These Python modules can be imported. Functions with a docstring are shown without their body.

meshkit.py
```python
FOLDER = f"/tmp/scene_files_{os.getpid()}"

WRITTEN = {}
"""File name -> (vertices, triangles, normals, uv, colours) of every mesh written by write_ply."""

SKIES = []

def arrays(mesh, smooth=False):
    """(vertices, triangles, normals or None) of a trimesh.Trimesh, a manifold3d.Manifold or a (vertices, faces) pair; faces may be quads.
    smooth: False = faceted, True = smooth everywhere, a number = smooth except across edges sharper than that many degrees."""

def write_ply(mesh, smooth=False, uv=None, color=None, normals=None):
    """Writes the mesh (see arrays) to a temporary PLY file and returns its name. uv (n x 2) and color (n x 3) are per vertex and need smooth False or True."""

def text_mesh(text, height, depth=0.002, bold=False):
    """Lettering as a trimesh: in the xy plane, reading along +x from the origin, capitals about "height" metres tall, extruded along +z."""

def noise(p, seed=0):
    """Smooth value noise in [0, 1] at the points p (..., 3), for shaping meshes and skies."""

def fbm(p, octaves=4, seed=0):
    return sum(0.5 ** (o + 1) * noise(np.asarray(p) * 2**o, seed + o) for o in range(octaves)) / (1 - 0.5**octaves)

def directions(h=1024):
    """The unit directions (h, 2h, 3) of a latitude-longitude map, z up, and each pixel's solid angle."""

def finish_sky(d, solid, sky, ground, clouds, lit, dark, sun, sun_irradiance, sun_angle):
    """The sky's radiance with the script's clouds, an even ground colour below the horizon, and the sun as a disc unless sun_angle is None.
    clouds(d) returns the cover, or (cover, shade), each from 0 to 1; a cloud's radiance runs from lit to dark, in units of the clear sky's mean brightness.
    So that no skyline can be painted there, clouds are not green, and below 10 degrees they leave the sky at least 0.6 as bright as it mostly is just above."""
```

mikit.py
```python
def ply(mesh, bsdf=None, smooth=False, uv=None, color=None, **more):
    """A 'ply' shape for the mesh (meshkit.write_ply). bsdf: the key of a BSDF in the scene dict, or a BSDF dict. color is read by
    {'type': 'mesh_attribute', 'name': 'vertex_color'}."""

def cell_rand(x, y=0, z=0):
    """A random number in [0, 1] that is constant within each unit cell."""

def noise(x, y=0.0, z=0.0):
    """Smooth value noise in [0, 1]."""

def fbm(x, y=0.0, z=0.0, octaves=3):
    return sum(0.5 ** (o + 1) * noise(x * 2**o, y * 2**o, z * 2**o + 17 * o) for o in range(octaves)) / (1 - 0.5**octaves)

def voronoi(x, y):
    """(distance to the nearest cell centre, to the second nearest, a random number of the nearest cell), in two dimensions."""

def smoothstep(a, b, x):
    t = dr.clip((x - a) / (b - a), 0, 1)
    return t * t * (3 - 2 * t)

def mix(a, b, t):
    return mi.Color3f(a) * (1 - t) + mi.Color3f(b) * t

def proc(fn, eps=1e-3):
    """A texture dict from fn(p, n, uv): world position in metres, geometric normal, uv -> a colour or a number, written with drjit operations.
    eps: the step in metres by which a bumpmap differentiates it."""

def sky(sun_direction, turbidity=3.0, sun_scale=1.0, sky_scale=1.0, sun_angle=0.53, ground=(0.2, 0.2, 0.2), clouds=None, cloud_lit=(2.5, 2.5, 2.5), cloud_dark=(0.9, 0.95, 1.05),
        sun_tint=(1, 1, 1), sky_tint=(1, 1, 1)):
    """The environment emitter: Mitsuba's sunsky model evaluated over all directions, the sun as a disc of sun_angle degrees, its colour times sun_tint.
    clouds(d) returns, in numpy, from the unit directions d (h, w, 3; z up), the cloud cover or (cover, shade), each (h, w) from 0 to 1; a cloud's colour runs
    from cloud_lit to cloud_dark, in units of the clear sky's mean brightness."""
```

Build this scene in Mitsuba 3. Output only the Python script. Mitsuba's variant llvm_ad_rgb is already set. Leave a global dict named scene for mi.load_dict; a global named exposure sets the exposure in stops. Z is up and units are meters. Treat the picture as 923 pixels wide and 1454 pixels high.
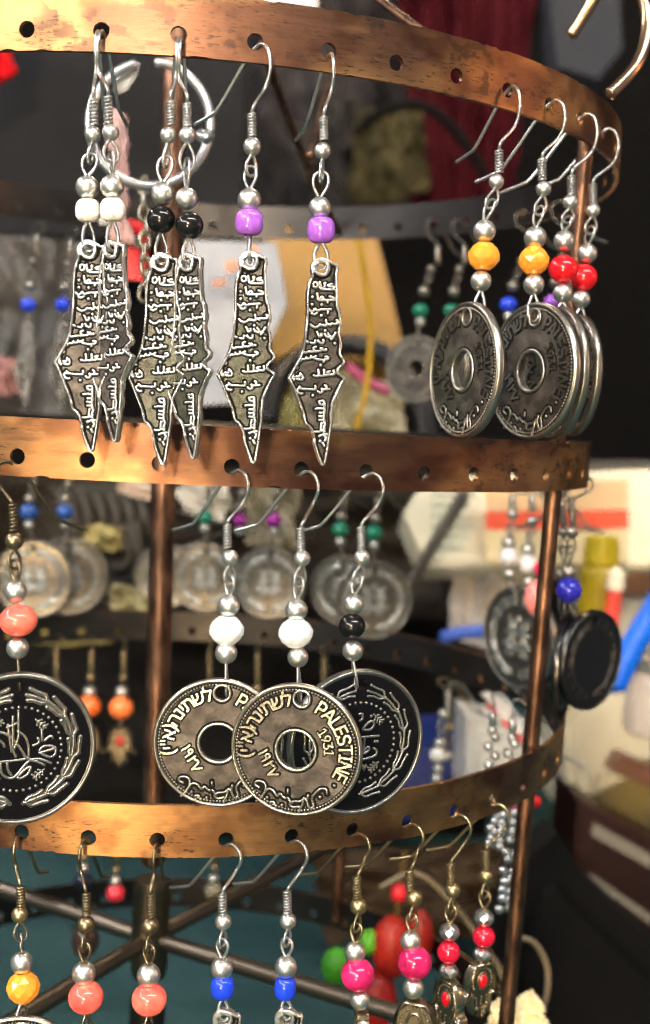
import glob, math, random
import numpy as np, trimesh, mitsuba as mi, drjit as dr, mikit, manifold3d as m3
from shapely import geometry as sg, affinity, union_all
from PIL import Image, ImageDraw, ImageFont
from meshkit import fbm as nfbm

RNG = random.Random(7)
T4 = mi.ScalarTransform4f
scene, labels = {}, {}

# ------------------------------------------------------------------ camera, light, exposure
exposure = 0.45
PITCH, ROLL, FPX, CZ = -0.0852, 0.04855, 1766.0, 0.27
cp, sp_, cr, sr = math.cos(PITCH), math.sin(PITCH), math.cos(ROLL), math.sin(ROLL)
CAM = np.array([0, 0, CZ])
FWD = np.array([0, cp, sp_])
D0 = -np.array([0, -sp_, cp])
RGT = cr * np.array([1.0, 0, 0]) - sr * D0
DWN = sr * np.array([1.0, 0, 0]) + cr * D0
scene['camera'] = {'type': 'thinlens', 'fov_axis': 'x', 'fov': math.degrees(2 * math.atan(461.5 / FPX)), 'near_clip': 0.02, 'far_clip': 50.0,
                   'focus_distance': 0.257, 'aperture_radius': 0.0015,
                   'to_world': T4().look_at(origin=CAM.tolist(), target=(CAM + FWD).tolist(), up=(-DWN).tolist())}
AMBIENT = (0.15, 0.148, 0.147)
scene['ambient'] = {'type': 'constant', 'radiance': {'type': 'rgb', 'value': list(AMBIENT)}}
# lamps: (kind, position, radius, length, axis, radiance)
LAMPS = [('bulb', (-0.12, -0.52, 0.45), 0.055, 0, None, (205, 166, 116)),
         ('bulb', (1.05, 0.20, 0.50), 0.06, 0, None, (24, 12, 5)),
         ('tube', (0.35, -0.25, 1.15), 0.016, 1.1, (1, 0.25, 0), (84, 82, 76)),
         ('tube', (-0.9, 0.35, 0.95), 0.016, 1.0, (0.3, 1, 0), (54, 52, 51)),
         ('bulb', (-0.16, -0.46, 0.10), 0.04, 0, None, (165, 112, 56)),  # unseen low bulb, added to give the bottom band a highlight
         ('tube', (-0.72, -0.42, 0.74), 0.016, 0.9, (0.75, -0.6, 0), (62, 60, 56)),  # unseen tube, added to brighten the silver from the front left
         ('bulb', (0.15, 0.95, 1.05), 0.06, 0, None, (60, 47, 31))]

# ------------------------------------------------------------------ helpers
def at(px, py, depth):
    return CAM + FWD * depth + RGT * ((px - 461.5) / FPX * depth) + DWN * ((py - 727) / FPX * depth)
def depth_of(p):
    return float((np.asarray(p) - CAM) @ FWD)
DD = 0.376
AXIS = np.array([-0.11486 * DD, DD - 0.00145])
RINGS = [(0.3249 * DD, CZ + 0.1904 * DD, -0.1698, 0.0123), (0.3177 * DD, CZ - 0.0359 * DD, -0.1760, 0.0123),
         (0.3123 * DD, CZ - 0.2494 * DD, -0.1559, 0.0115), (0.3073 * DD, CZ - 0.535 * DD, -0.14, 0.0115)]
DA = 0.12307 / 0.988
BTILT = (-0.0034, -0.0034, 0.0016, 0)      # how much each hand-bent band drops or rises from front to back
def ring_hit(px, py, ring, back=False, dr_=0.0):
    d = at(px, py, 1.0) - CAM
    R = RINGS[ring][0] + dr_
    a = d[0] ** 2 + d[1] ** 2
    b = -2 * (d[0] * AXIS[0] + d[1] * AXIS[1])
    c = AXIS @ AXIS - R * R
    disc = max(b * b - 4 * a * c, 0)
    t = (-b + (1 if back else -1) * math.sqrt(disc)) / (2 * a)
    return CAM + d * t
def numbered(key, pool):
    if key not in pool:
        return key
    n = 1
    while f'{key}_{n:03d}' in pool:
        n += 1
    return f'{key}_{n:03d}'
TOPS = set()
def thing(name, label, cat, group=None, kind=None):
    key = numbered(name, TOPS)
    TOPS.add(key)
    labels[key] = {'label': label, 'category': cat}
    if group: labels[key]['group'] = group
    return key
def structure(name):
    key = numbered(name, TOPS)
    TOPS.add(key)
    labels[key] = {'kind': 'structure', 'label': name.replace('_', ' ')}
    return key
def put(key, shape, M=None):
    e = dict(shape)
    if M is not None: e['to_world'] = T4(np.asarray(M, float))
    scene[key] = e
    return key
def part(holder, name, shape, M=None, label=None, kind=None):
    key = numbered(f'{holder}__{name}', scene)
    put(key, shape, M)
    if label or kind:
        labels[key] = {}
        if label: labels[key]['label'] = label
        if kind: labels[key]['kind'] = kind
    return key
def lin(c):
    c = np.asarray(c, float) / 255
    return np.where(c <= 0.04045, c / 12.92, ((c + 0.055) / 1.055) ** 2.4)
def col(mesh, rgb, var=0.0, freq=400.0, seed=0, rgb2=None):
    v = np.asarray(mesh.vertices)
    base = np.tile(np.asarray(rgb, float), (len(v), 1))
    if var or rgb2 is not None:
        n = nfbm(v * freq, 4, seed)[:, None]
        if rgb2 is not None:
            t = np.clip((n - 0.35) / 0.3, 0, 1)
            base = base * (1 - t) + np.asarray(rgb2, float) * t
        else:
            base = base * (1 + var * (n - 0.5) * 2)
    return np.clip(base, 0, 1)
def smooth_split(mesh, angle):
    return trimesh.graph.smooth_shade(mesh, angle=math.radians(angle), facet_minarea=None)
def vply(mesh, bsdf, rgb, smooth=True, var=0.0, freq=400.0, rgb2=None, seed=0):
    """mesh with per-vertex colour; smooth True/False/angle"""
    if smooth is not True and smooth is not False:
        mesh = smooth_split(mesh, smooth); smooth = True
    elif smooth is False:
        mesh = trimesh.Trimesh(mesh.vertices[mesh.faces].reshape(-1, 3), np.arange(len(mesh.faces) * 3).reshape(-1, 3), process=False); smooth = True
    return mikit.ply(mesh, bsdf, smooth=smooth, color=col(mesh, rgb, var, freq, seed, rgb2))
def tube(pts, r, n=8, closed=False):
    P = np.asarray(pts, float)
    m = len(P)
    r = np.full(m, r, float) if np.isscalar(r) else np.asarray(r, float)
    t = np.roll(P, -1, 0) - np.roll(P, 1, 0) if closed else np.gradient(P, axis=0)
    t /= np.linalg.norm(t, axis=1, keepdims=True) + 1e-15
    a = np.array([0, 0, 1.0]) if abs(t[0][2]) < 0.8 else np.array([1.0, 0, 0])
    u = np.cross(t[0], a); u /= np.linalg.norm(u)
    U = [u]
    for i in range(1, m):
        u = U[-1] - t[i] * (U[-1] @ t[i]); u /= np.linalg.norm(u) + 1e-15
        U.append(u)
    U = np.array(U); W = np.cross(t, U)
    if closed:
        e = U[-1] - t[0] * (U[-1] @ t[0]); tw = math.atan2(e @ W[0], e @ U[0])
        ang = -tw * np.arange(m) / m
        U, W = U * np.cos(ang)[:, None] + W * np.sin(ang)[:, None], -U * np.sin(ang)[:, None] + W * np.cos(ang)[:, None]
    th = np.arange(n) * 2 * math.pi / n
    V = P[:, None] + r[:, None, None] * (np.cos(th)[None, :, None] * U[:, None] + np.sin(th)[None, :, None] * W[:, None])
    V = V.reshape(-1, 3)
    F = []
    for i in range(m if closed else m - 1):
        j = (i + 1) % m
        for k in range(n):
            l = (k + 1) % n
            F += [[i * n + k, i * n + l, j * n + l], [i * n + k, j * n + l, j * n + k]]
    if not closed:
        V = np.vstack([V, P[0] - t[0] * r[0] * 0.6, P[-1] + t[-1] * r[-1] * 0.6])
        a0, a1 = len(V) - 2, len(V) - 1
        for k in range(n):
            l = (k + 1) % n
            F += [[a0, l, k], [a1, (m - 1) * n + k, (m - 1) * n + l]]
    return trimesh.Trimesh(V, np.array(F), process=False)
def spline(pts, n=8, closed=False):
    P = np.asarray(pts, float)
    m = len(P)
    out = []
    for i in range(m if closed else m - 1):
        if closed: p = [P[(i + k) % m] for k in (-1, 0, 1, 2)]
        else: p = [P[max(i - 1, 0)], P[i], P[i + 1], P[min(i + 2, m - 1)]]
        for t in np.arange(n) / n:
            out.append(0.5 * ((2 * p[1]) + (-p[0] + p[2]) * t + (2 * p[0] - 5 * p[1] + 4 * p[2] - p[3]) * t * t + (-p[0] + 3 * p[1] - 3 * p[2] + p[3]) * t ** 3))
    if not closed: out.append(P[-1])
    return np.array(out)
def lathe(profile, n=24):
    """profile (r, z) from bottom to top"""
    pr = np.asarray(profile, float)
    th = np.arange(n) * 2 * math.pi / n
    V = np.stack([pr[:, None, 0] * np.cos(th), pr[:, None, 0] * np.sin(th), np.broadcast_to(pr[:, None, 1], (len(pr), n))], -1).reshape(-1, 3)
    F = []
    for i in range(len(pr) - 1):
        for k in range(n):
            l = (k + 1) % n
            F += [[i * n + k, i * n + l, (i + 1) * n + l], [i * n + k, (i + 1) * n + l, (i + 1) * n + k]]
    V = np.vstack([V, [[0, 0, pr[0, 1]], [0, 0, pr[-1, 1]]]])
    a, b = len(V) - 2, len(V) - 1
    for k in range(n):
        l = (k + 1) % n
        F += [[a, l, k], [b, (len(pr) - 1) * n + k, (len(pr) - 1) * n + l]]
    return trimesh.Trimesh(V, np.array(F), process=False)
def cat(ms):
    return trimesh.util.concatenate(ms)
X2Y = np.array([[1, 0, 0, 0], [0, 0, -1, 0], [0, 1, 0, 0], [0, 0, 0, 1.0]])
def extrude(poly, y0, y1):
    """(x, z) polygon between the depths y0 (front) and y1 (back): front faces -y"""
    gs = [g for g in getattr(poly, 'geoms', [poly]) if g.geom_type == 'Polygon' and g.area > 1e-9]
    ms = []
    for g in gs:
        m = trimesh.creation.extrude_polygon(g, y1 - y0, engine='earcut')
        m.apply_transform(X2Y)
        m.apply_translation([0, y1, 0])
        ms.append(m)
    m = cat(ms); m.merge_vertices()
    return m
def placed(pos, yaw=0, roll=0, scale=1.0, pitch=0):
    """local: x right, z up, front -y. yaw > 0 turns the front to the viewer's left, seen from the camera's place"""
    pos = np.asarray(pos, float)
    va = math.atan2(pos[0] - CAM[0], pos[1] - CAM[1])
    th = -math.radians(yaw) - va
    ro, pi_ = math.radians(roll), math.radians(pitch)
    Rz = np.array([[math.cos(th), -math.sin(th), 0], [math.sin(th), math.cos(th), 0], [0, 0, 1]])
    Ry = np.array([[math.cos(ro), 0, math.sin(ro)], [0, 1, 0], [-math.sin(ro), 0, math.cos(ro)]])
    Rx = np.array([[1, 0, 0], [0, math.cos(pi_), -math.sin(pi_)], [0, math.sin(pi_), math.cos(pi_)]])
    M = np.eye(4)
    M[:3, :3] = Rz @ Rx @ Ry * scale
    M[:3, 3] = pos
    return M
def frame_px(px, py, depth):
    """a matrix whose x, y, z are the camera's right, forward, up at that place (for blurred far things)"""
    M = np.eye(4); M[:3, 0], M[:3, 1], M[:3, 2], M[:3, 3] = RGT, FWD, -DWN, at(px, py, depth)
    return M

# ------------------------------------------------------------------ materials
def vc(): return {'type': 'mesh_attribute', 'name': 'vertex_color'}
def principled(base, **k):
    b = base if isinstance(base, dict) else {'type': 'rgb', 'value': list(base)}
    return {'type': 'twosided', 'b': {'type': 'principled', 'base_color': b, **k}}
scene['glossy'] = principled(vc(), roughness=0.12, specular=0.55, clearcoat=0.4, clearcoat_gloss=0.95)
scene['satin_plastic'] = principled(vc(), roughness=0.42, specular=0.4)
scene['cloth'] = principled(vc(), roughness=0.9, specular=0.15, sheen=0.3)
scene['metal_bright'] = principled(vc(), metallic=1.0, roughness=0.24)
scene['metal_satin'] = principled(vc(), metallic=1.0, roughness=0.36)
def field_rough(p, n, uv):
    return 0.36 + 0.22 * mikit.fbm(p.x * 900, p.y * 900, p.z * 900)
def field_tone(p, n, uv):
    a = mikit.fbm(p.x * 420, p.y * 420, p.z * 420, octaves=4)
    b = mikit.fbm(p.x * 160 + 7, p.y * 160, p.z * 160)
    c = mikit.noise(p.x * 1900, p.y * 1900, p.z * 1900)
    w = mikit.mix((0.040, 0.039, 0.036), (0.090, 0.086, 0.078), mikit.smoothstep(0.30, 0.72, a))
    big = mikit.noise(p.x * 42 + 3, p.y * 42, p.z * 26 + 5)
    w = mikit.mix(w, w * mi.Color3f(1.05, 0.97, 1.0), mikit.smoothstep(0.45, 0.72, big))
    w = mikit.mix(w, w * mi.Color3f(0.90, 1.02, 0.86), mikit.smoothstep(0.55, 0.28, big))
    return mikit.mix(w, (0.15, 0.142, 0.128), mikit.smoothstep(0.60, 0.75, b) * 0.5) * (0.8 + 0.4 * c)
scene['old_silver'] = principled(mikit.proc(field_tone), metallic=0.5, specular=0.3, roughness=mikit.proc(field_rough))
scene['relief'] = principled(vc(), metallic=1.0, roughness=0.33)
scene['patina'] = principled((0.009, 0.0085, 0.008), roughness=0.9, specular=0.02)
def copper_tone(p, n, uv):
    x, y = p.x - float(AXIS[0]), p.y - float(AXIS[1])
    s = dr.atan2(x, -y) * 0.119
    streak = mikit.fbm(s * 160, p.z * 3400, p.z * 40, octaves=4)
    fine = mikit.noise(s * 700, p.z * 9000)
    big = mikit.fbm(s * 45 + 3, p.z * 90, 2.0)
    cloud = mikit.fbm(s * 260, p.z * 380, 9.0, octaves=4)
    base = mikit.mix((0.19, 0.095, 0.062), (0.53, 0.285, 0.125), mikit.smoothstep(0.3, 0.7, big))
    base = base * (0.88 + 0.22 * streak) * (0.92 + 0.16 * fine)
    tarnish = mikit.smoothstep(0.45, 0.75, mikit.fbm(s * 120 + 5, p.z * 170, 13.0, octaves=4))
    base = mikit.mix(base, base * mi.Color3f(0.62, 0.56, 0.60), tarnish)
    dark = mikit.smoothstep(0.64, 0.72, mikit.fbm(s * 700, p.z * 3300, 4.0, octaves=4)) * mikit.smoothstep(0.46, 0.66, mikit.fbm(s * 70 + 11, p.z * 120, 1.0))
    blot = mikit.smoothstep(0.57, 0.68, cloud) * mikit.smoothstep(0.47, 0.6, mikit.fbm(s * 38 + 21, p.z * 30, 6.0))
    base = mikit.mix(base, (0.085, 0.055, 0.043), dr.clip(dark * 0.8 + blot * 0.7, 0, 1))
    inner = mikit.smoothstep(0.0, 0.0005, -(n.x * x + n.y * y) - 0.01)  # inner faces darkened in colour, standing in for shade inside the bands
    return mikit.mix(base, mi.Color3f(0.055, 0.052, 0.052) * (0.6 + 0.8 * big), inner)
def copper_rough(p, n, uv):
    x, y = p.x - float(AXIS[0]), p.y - float(AXIS[1])
    s = dr.atan2(x, -y) * 0.119
    return 0.27 + 0.15 * mikit.fbm(s * 160, p.z * 2400, 3.0) + 0.08 * mikit.noise(s * 40, p.z * 100, 5.0)
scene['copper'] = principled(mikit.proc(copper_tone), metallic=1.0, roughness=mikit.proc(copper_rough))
def rod_tone(p, n, uv):
    a = mikit.fbm(p.x * 500, p.y * 500, p.z * 130, octaves=4)
    return mikit.mix((0.085, 0.047, 0.033), (0.25, 0.135, 0.085), mikit.smoothstep(0.3, 0.7, a))
scene['copper_rod'] = principled(mikit.proc(rod_tone), metallic=1.0, roughness=0.42)
def cloth_tone(p, n, uv):
    w = mikit.noise(p.x * 900, p.y * 900) * 0.5 + mikit.fbm(p.x * 18, p.y * 18) * 0.9
    return mikit.mix((0.011, 0.032, 0.037), (0.032, 0.074, 0.080), w)
scene['teal_cloth'] = principled(mikit.proc(cloth_tone), roughness=0.9, specular=0.1)
scene['wall_paint'] = principled((0.0035, 0.003, 0.003), roughness=0.85, specular=0.2)

SILVER, BRONZE, GOLD, DULL = (0.88, 0.85, 0.79), (0.30, 0.235, 0.15), (0.52, 0.40, 0.22), (0.46, 0.42, 0.36)

# ------------------------------------------------------------------ setting
k = structure('wall')
put(k, mikit.ply(trimesh.creation.box([5, 0.1, 3], transform=trimesh.transformations.translation_matrix([0, 1.75, 1.3])), 'wall_paint'))
g = np.linspace(0, 1, 121)
gx, gy = np.meshgrid(-0.9 + 1.8 * g, -0.25 + 1.6 * g, indexing='ij')
def cloth_z(x, y):
    return (nfbm(np.stack([x * 9, y * 9, x * 0], -1), 3, 5) - 0.5) * 0.012 - 0.004
V = np.stack([gx, gy, cloth_z(gx, gy)], -1).reshape(-1, 3)
idx = np.arange(121 * 121).reshape(121, 121)
F = np.concatenate([np.stack([idx[:-1, :-1], idx[1:, :-1], idx[1:, 1:]], -1).reshape(-1, 3), np.stack([idx[:-1, :-1], idx[1:, 1:], idx[:-1, 1:]], -1).reshape(-1, 3)])
k = thing('tablecloth', 'dark teal cloth spread over the table under the earring stand', 'tablecloth')
put(k, mikit.ply(trimesh.Trimesh(V, F, process=False), 'teal_cloth', smooth=True))
k = structure('table')
put(k, mikit.ply(trimesh.creation.box([1.8, 1.6, 0.04], transform=trimesh.transformations.translation_matrix([0, 0.55, -0.04])), 'wall_paint'))

for kind, pos, rad, length, ax, rgb in LAMPS:
    e = {'type': 'area', 'radiance': {'type': 'rgb', 'value': list(rgb)}}
    if kind == 'bulb':
        side = 'low front (unseen, added as fill)' if pos[2] < .2 else 'left' if pos[0] < -0.1 else 'right' if pos[0] > 0.5 else 'back'
        k = thing('bulb_lamp', f'round warm light bulb hanging above the {side} side of the stall', 'lamp')
        part(k, 'bulb', {**mikit.ply(trimesh.creation.icosphere(3, rad), 'wall_paint', smooth=True), 'emitter': e}, T4().translate(list(pos)).matrix)
        part(k, 'socket', mikit.ply(trimesh.creation.cylinder(0.02, 0.07), 'wall_paint', smooth=30), T4().translate([pos[0], pos[1], pos[2] + rad + 0.03]).matrix)
    else:
        k = thing('tube_lamp', f'white fluorescent tube lamp {"added as unseen fill at the front left" if pos[1] < -.4 else "above the left side" if pos[0] < 0 else "above the right side"} of the stall', 'lamp')
        a = np.array(ax, float); a /= np.linalg.norm(a)
        p0, p1 = np.array(pos) - a * length / 2, np.array(pos) + a * length / 2
        part(k, 'tube', {**mikit.ply(tube(np.linspace(p0, p1, 3), rad, 16), 'wall_paint', smooth=True), 'emitter': e})
        part(k, 'housing', mikit.ply(tube(np.linspace(p0 - a * .02, p1 + a * .02, 3) + [0, 0, rad + 0.022], 0.02, 8), 'wall_paint', smooth=True))

# ------------------------------------------------------------------ the stand
stand = thing('earring_stand', 'tiered round copper stand of hole-punched bands on a central pole', 'display stand')
def band(ring):
    R, h, a0, H = RINGS[ring]
    t = 0.0011
    zb = h - 0.335 * H
    m = m3.Manifold.cylinder(H, R, R, 480) - m3.Manifold.cylinder(H * 3, R - t, R - t, 480).translate([0, 0, -H])
    cut = []
    for i in range(50):
        a = a0 + DA * i
        if a > a0 + 2 * math.pi - DA / 2: break
        c = m3.Manifold.cylinder(0.006, 0.00165, 0.00165, 18, True).rotate([90, 0, 0])
        c = c.translate([0, -R, 0.335 * H]).rotate([0, 0, math.degrees(a)])
        cut.append(c)
    rr = random.Random(ring)
    for i in range(46):
        a, s = rr.uniform(-1, 1.3), rr.uniform(0.0004, 0.0010)
        z = rr.choice([0, H]) + rr.choice([-1, 1]) * s * rr.uniform(0.45, 0.8) * (1 if True else 0)
        z = (-s * rr.uniform(0.5, .85)) if rr.random() < 0.5 else H + s * rr.uniform(0.5, .85)
        cut.append(m3.Manifold.sphere(s, 10).scale([2.2, 1.5, 1]).translate([0, -R, z]).rotate([0, 0, math.degrees(a)]))
    m = m - m3.Manifold.batch_boolean(cut, m3.OpType.Add)
    q = m.translate([AXIS[0], AXIS[1], zb]).to_mesh()
    v = q.vert_properties[:, :3].astype(float).copy()
    v[:, 2] += BTILT[ring] * (v[:, 1] - (AXIS[1] - R)) / (2 * R)
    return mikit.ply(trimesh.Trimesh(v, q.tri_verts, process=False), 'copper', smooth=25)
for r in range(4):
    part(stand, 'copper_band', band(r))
def dz(px, py, depth): return at(px, py, depth)
p_top, p_bot = at(250, 30, 0.376), at(217, 1225, 0.376)
part(stand, 'pole', mikit.ply(tube(np.linspace(p_top, p_bot, 12), 0.0037, 20), 'copper_rod', smooth=True))
hub = at(213, 1332, 0.388)
lowp = hub.copy(); lowp[2] = 0.01
prof = [(0.0052, 0.0), (0.0058, 0.004), (0.0058, 0.028), (0.005, 0.031)]
part(stand, 'hub', vply(lathe([(r, z - 0.012) for r, z in prof], 28), 'metal_satin', (0.13, 0.105, 0.075), 35), np.block([[np.eye(3), hub[:, None]], [0, 0, 0, 1]]))
base_prof = [(0.028, 0), (0.028, 0.003), (0.020, 0.008), (0.0105, 0.016), (0.0085, 0.035), (0.0085, 0.046), (0.006, 0.05), (0.0055, hub[2] - 0.02)]
bp = np.array([hub[0], hub[1], 0.001])
part(stand, 'base', vply(lathe(base_prof, 32), 'metal_satin', (0.085, 0.07, 0.055), 35), np.block([[np.eye(3), bp[:, None]], [0, 0, 0, 1]]))
R4, h4 = RINGS[3][0], RINGS[3][1]
for a in (60.5, 150.5, 240.5, 330.5):     # spokes of the lowest tier, each ending on an upright
    d = np.array([math.sin(math.radians(a)), -math.cos(math.radians(a)), 0])
    e = np.array([AXIS[0], AXIS[1], hub[2]]) + d * (R4 - 0.002)
    part(stand, 'spoke', vply(tube(np.linspace(hub, e, 6), 0.0026, 14), 'metal_satin', (0.17, 0.14, 0.11), True))
# uprights joining the bands inside the rim; two of them only reach from the spokes down
for a, first in ((60.5, 0), (150.5, 3), (240.5, 0), (330.5, 3)):
    P = []
    for r in range(first, 4):
        R, h = RINGS[r][0] - 0.003, RINGS[r][1]
        aa = math.radians(a)
        if r == 3: P.append([AXIS[0] + R * math.sin(aa), AXIS[1] - R * math.cos(aa), hub[2] + 0.002])
        P.append([AXIS[0] + R * math.sin(aa), AXIS[1] - R * math.cos(aa), h])
    if first == 0: P[0][2] += 0.004
    part(stand, 'upright', mikit.ply(tube(P, 0.0021, 14), 'copper_rod', smooth=True))
def px_tube(pts, r, n=10, sub=8):
    return tube(spline([at(*p) for p in pts], sub), r, n)
part(stand, 'scroll_wire', mikit.ply(px_tube([(480, -60, .36), (530, -8, .34), (595, 42, .33), (650, 80, .33)], 0.0012), 'copper_rod', smooth=True))
part(stand, 'scroll_wire', vply(px_tube([(812, 50, .34), (830, 22, .338), (852, -12, .335), (880, -32, .33), (908, -12, .327), (919, 35, .325), (905, 90, .322), (866, 134, .32)], 0.0016), 'metal_bright', (0.58, 0.35, 0.22), True))
part(stand, 'scroll_wire', mikit.ply(px_tube([(372, 60, .40), (395, 130, .42), (430, 220, .45), (480, 330, .48)], 0.0014), 'copper_rod', smooth=True))
part(stand, 'scroll_wire', mikit.ply(px_tube([(466, 120, .40), (452, 180, .39), (440, 222, .38)], 0.0013), 'copper_rod', smooth=True))

# ------------------------------------------------------------------ relief: letters and strokes
FONTS = glob.glob('/opt/blender-*/*/datafiles/fonts')[0]
_fonts = {}
def glyph(ch, font):
    """(polygon with the baseline at 0 and capitals about 1 high, advance)"""
    if (ch, font) in _fonts: return _fonts[ch, font]
    f = ImageFont.truetype(f'{FONTS}/{font}', 96)
    x0, y0, x1, y1 = f.getbbox(ch, anchor='ls')
    im = Image.new('L', (max(x1 - x0, 1) + 8, max(y1 - y0, 1) + 8))
    ImageDraw.Draw(im).text((4 - x0, 4 - y0), ch, 255, font=f, anchor='ls')
    on = np.pad(np.asarray(im) > 127, ((0, 0), (1, 1))).astype(np.int8)
    rows, st = np.nonzero(np.diff(on, axis=1) == 1)
    en = np.nonzero(np.diff(on, axis=1) == -1)[1]
    s = union_all([sg.box(a, -r - 1, b, -r) for a, b, r in zip(st, en, rows)]) if len(rows) else sg.Polygon()
    s = s.buffer(1.2).buffer(-0.8).simplify(0.7)
    s = affinity.affine_transform(s, [1 / 70, 0, 0, 1 / 70, (x0 - 4) / 70, (4 - y0) / 70])
    _fonts[ch, font] = (s, f.getlength(ch) / 70)
    return _fonts[ch, font]
def arc_text(text, font, r0, h, a0, a1, sx=1.0, bold=0.0):
    """letters standing on the radius r0, clockwise from a0 to a1 degrees (0 = up)"""
    gl = [glyph(c, font) for c in text]
    tot = sum(g[1] for g in gl)
    out, x = [], 0
    for s, w in gl:
        a = math.radians(a0 + (a1 - a0) * (x + w / 2) / tot)
        if not s.is_empty:
            s = affinity.translate(s, -w / 2, 0)
            s = affinity.scale(s, h * sx, h, origin=(0, 0))
            if bold: s = s.buffer(bold)
            s = affinity.translate(s, 0, r0)
            s = affinity.rotate(s, -math.degrees(a), origin=(0, 0))
            out.append(s)
        x += w
    return union_all(out)
def stroke_mesh(strokes, r, y, n=6, sub=3):
    ms = []
    for s in strokes:
        P = np.array([[p[0], y, p[1]] for p in s], float)
        P = spline(P, sub) if len(P) > 2 else np.array([P[0], (P[0] + P[1]) / 2, P[1]])
        ms.append(tube(P, r, n))
    return cat(ms)
def stroke_poly(strokes, r):
    return union_all([sg.LineString([tuple(p) for p in s]).buffer(r, quad_segs=3) for s in strokes])
def dots_mesh(dots, r, y):
    b = trimesh.creation.icosphere(1, r)
    out = []
    for d in dots:
        m = b.copy(); m.apply_translation([d[0], y, d[1]]); out.append(m)
    return cat(out)
def disc(r, n=72, c=(0, 0)):
    return sg.Polygon([(c[0] + r * math.sin(2 * math.pi * i / n), c[1] + r * math.cos(2 * math.pi * i / n)) for i in range(n)])
def ring_mesh(R, r, c=(0, 0), y=0.0, n=48, m=8, flat=1.0):
    P = [(c[0] + R * math.sin(2 * math.pi * i / n), y, c[1] + R * math.cos(2 * math.pi * i / n)) for i in range(n)]
    t = tube(P, r, m, closed=True)
    if flat != 1: t.vertices[:, 1] = y + (t.vertices[:, 1] - y) * flat
    return t

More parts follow.
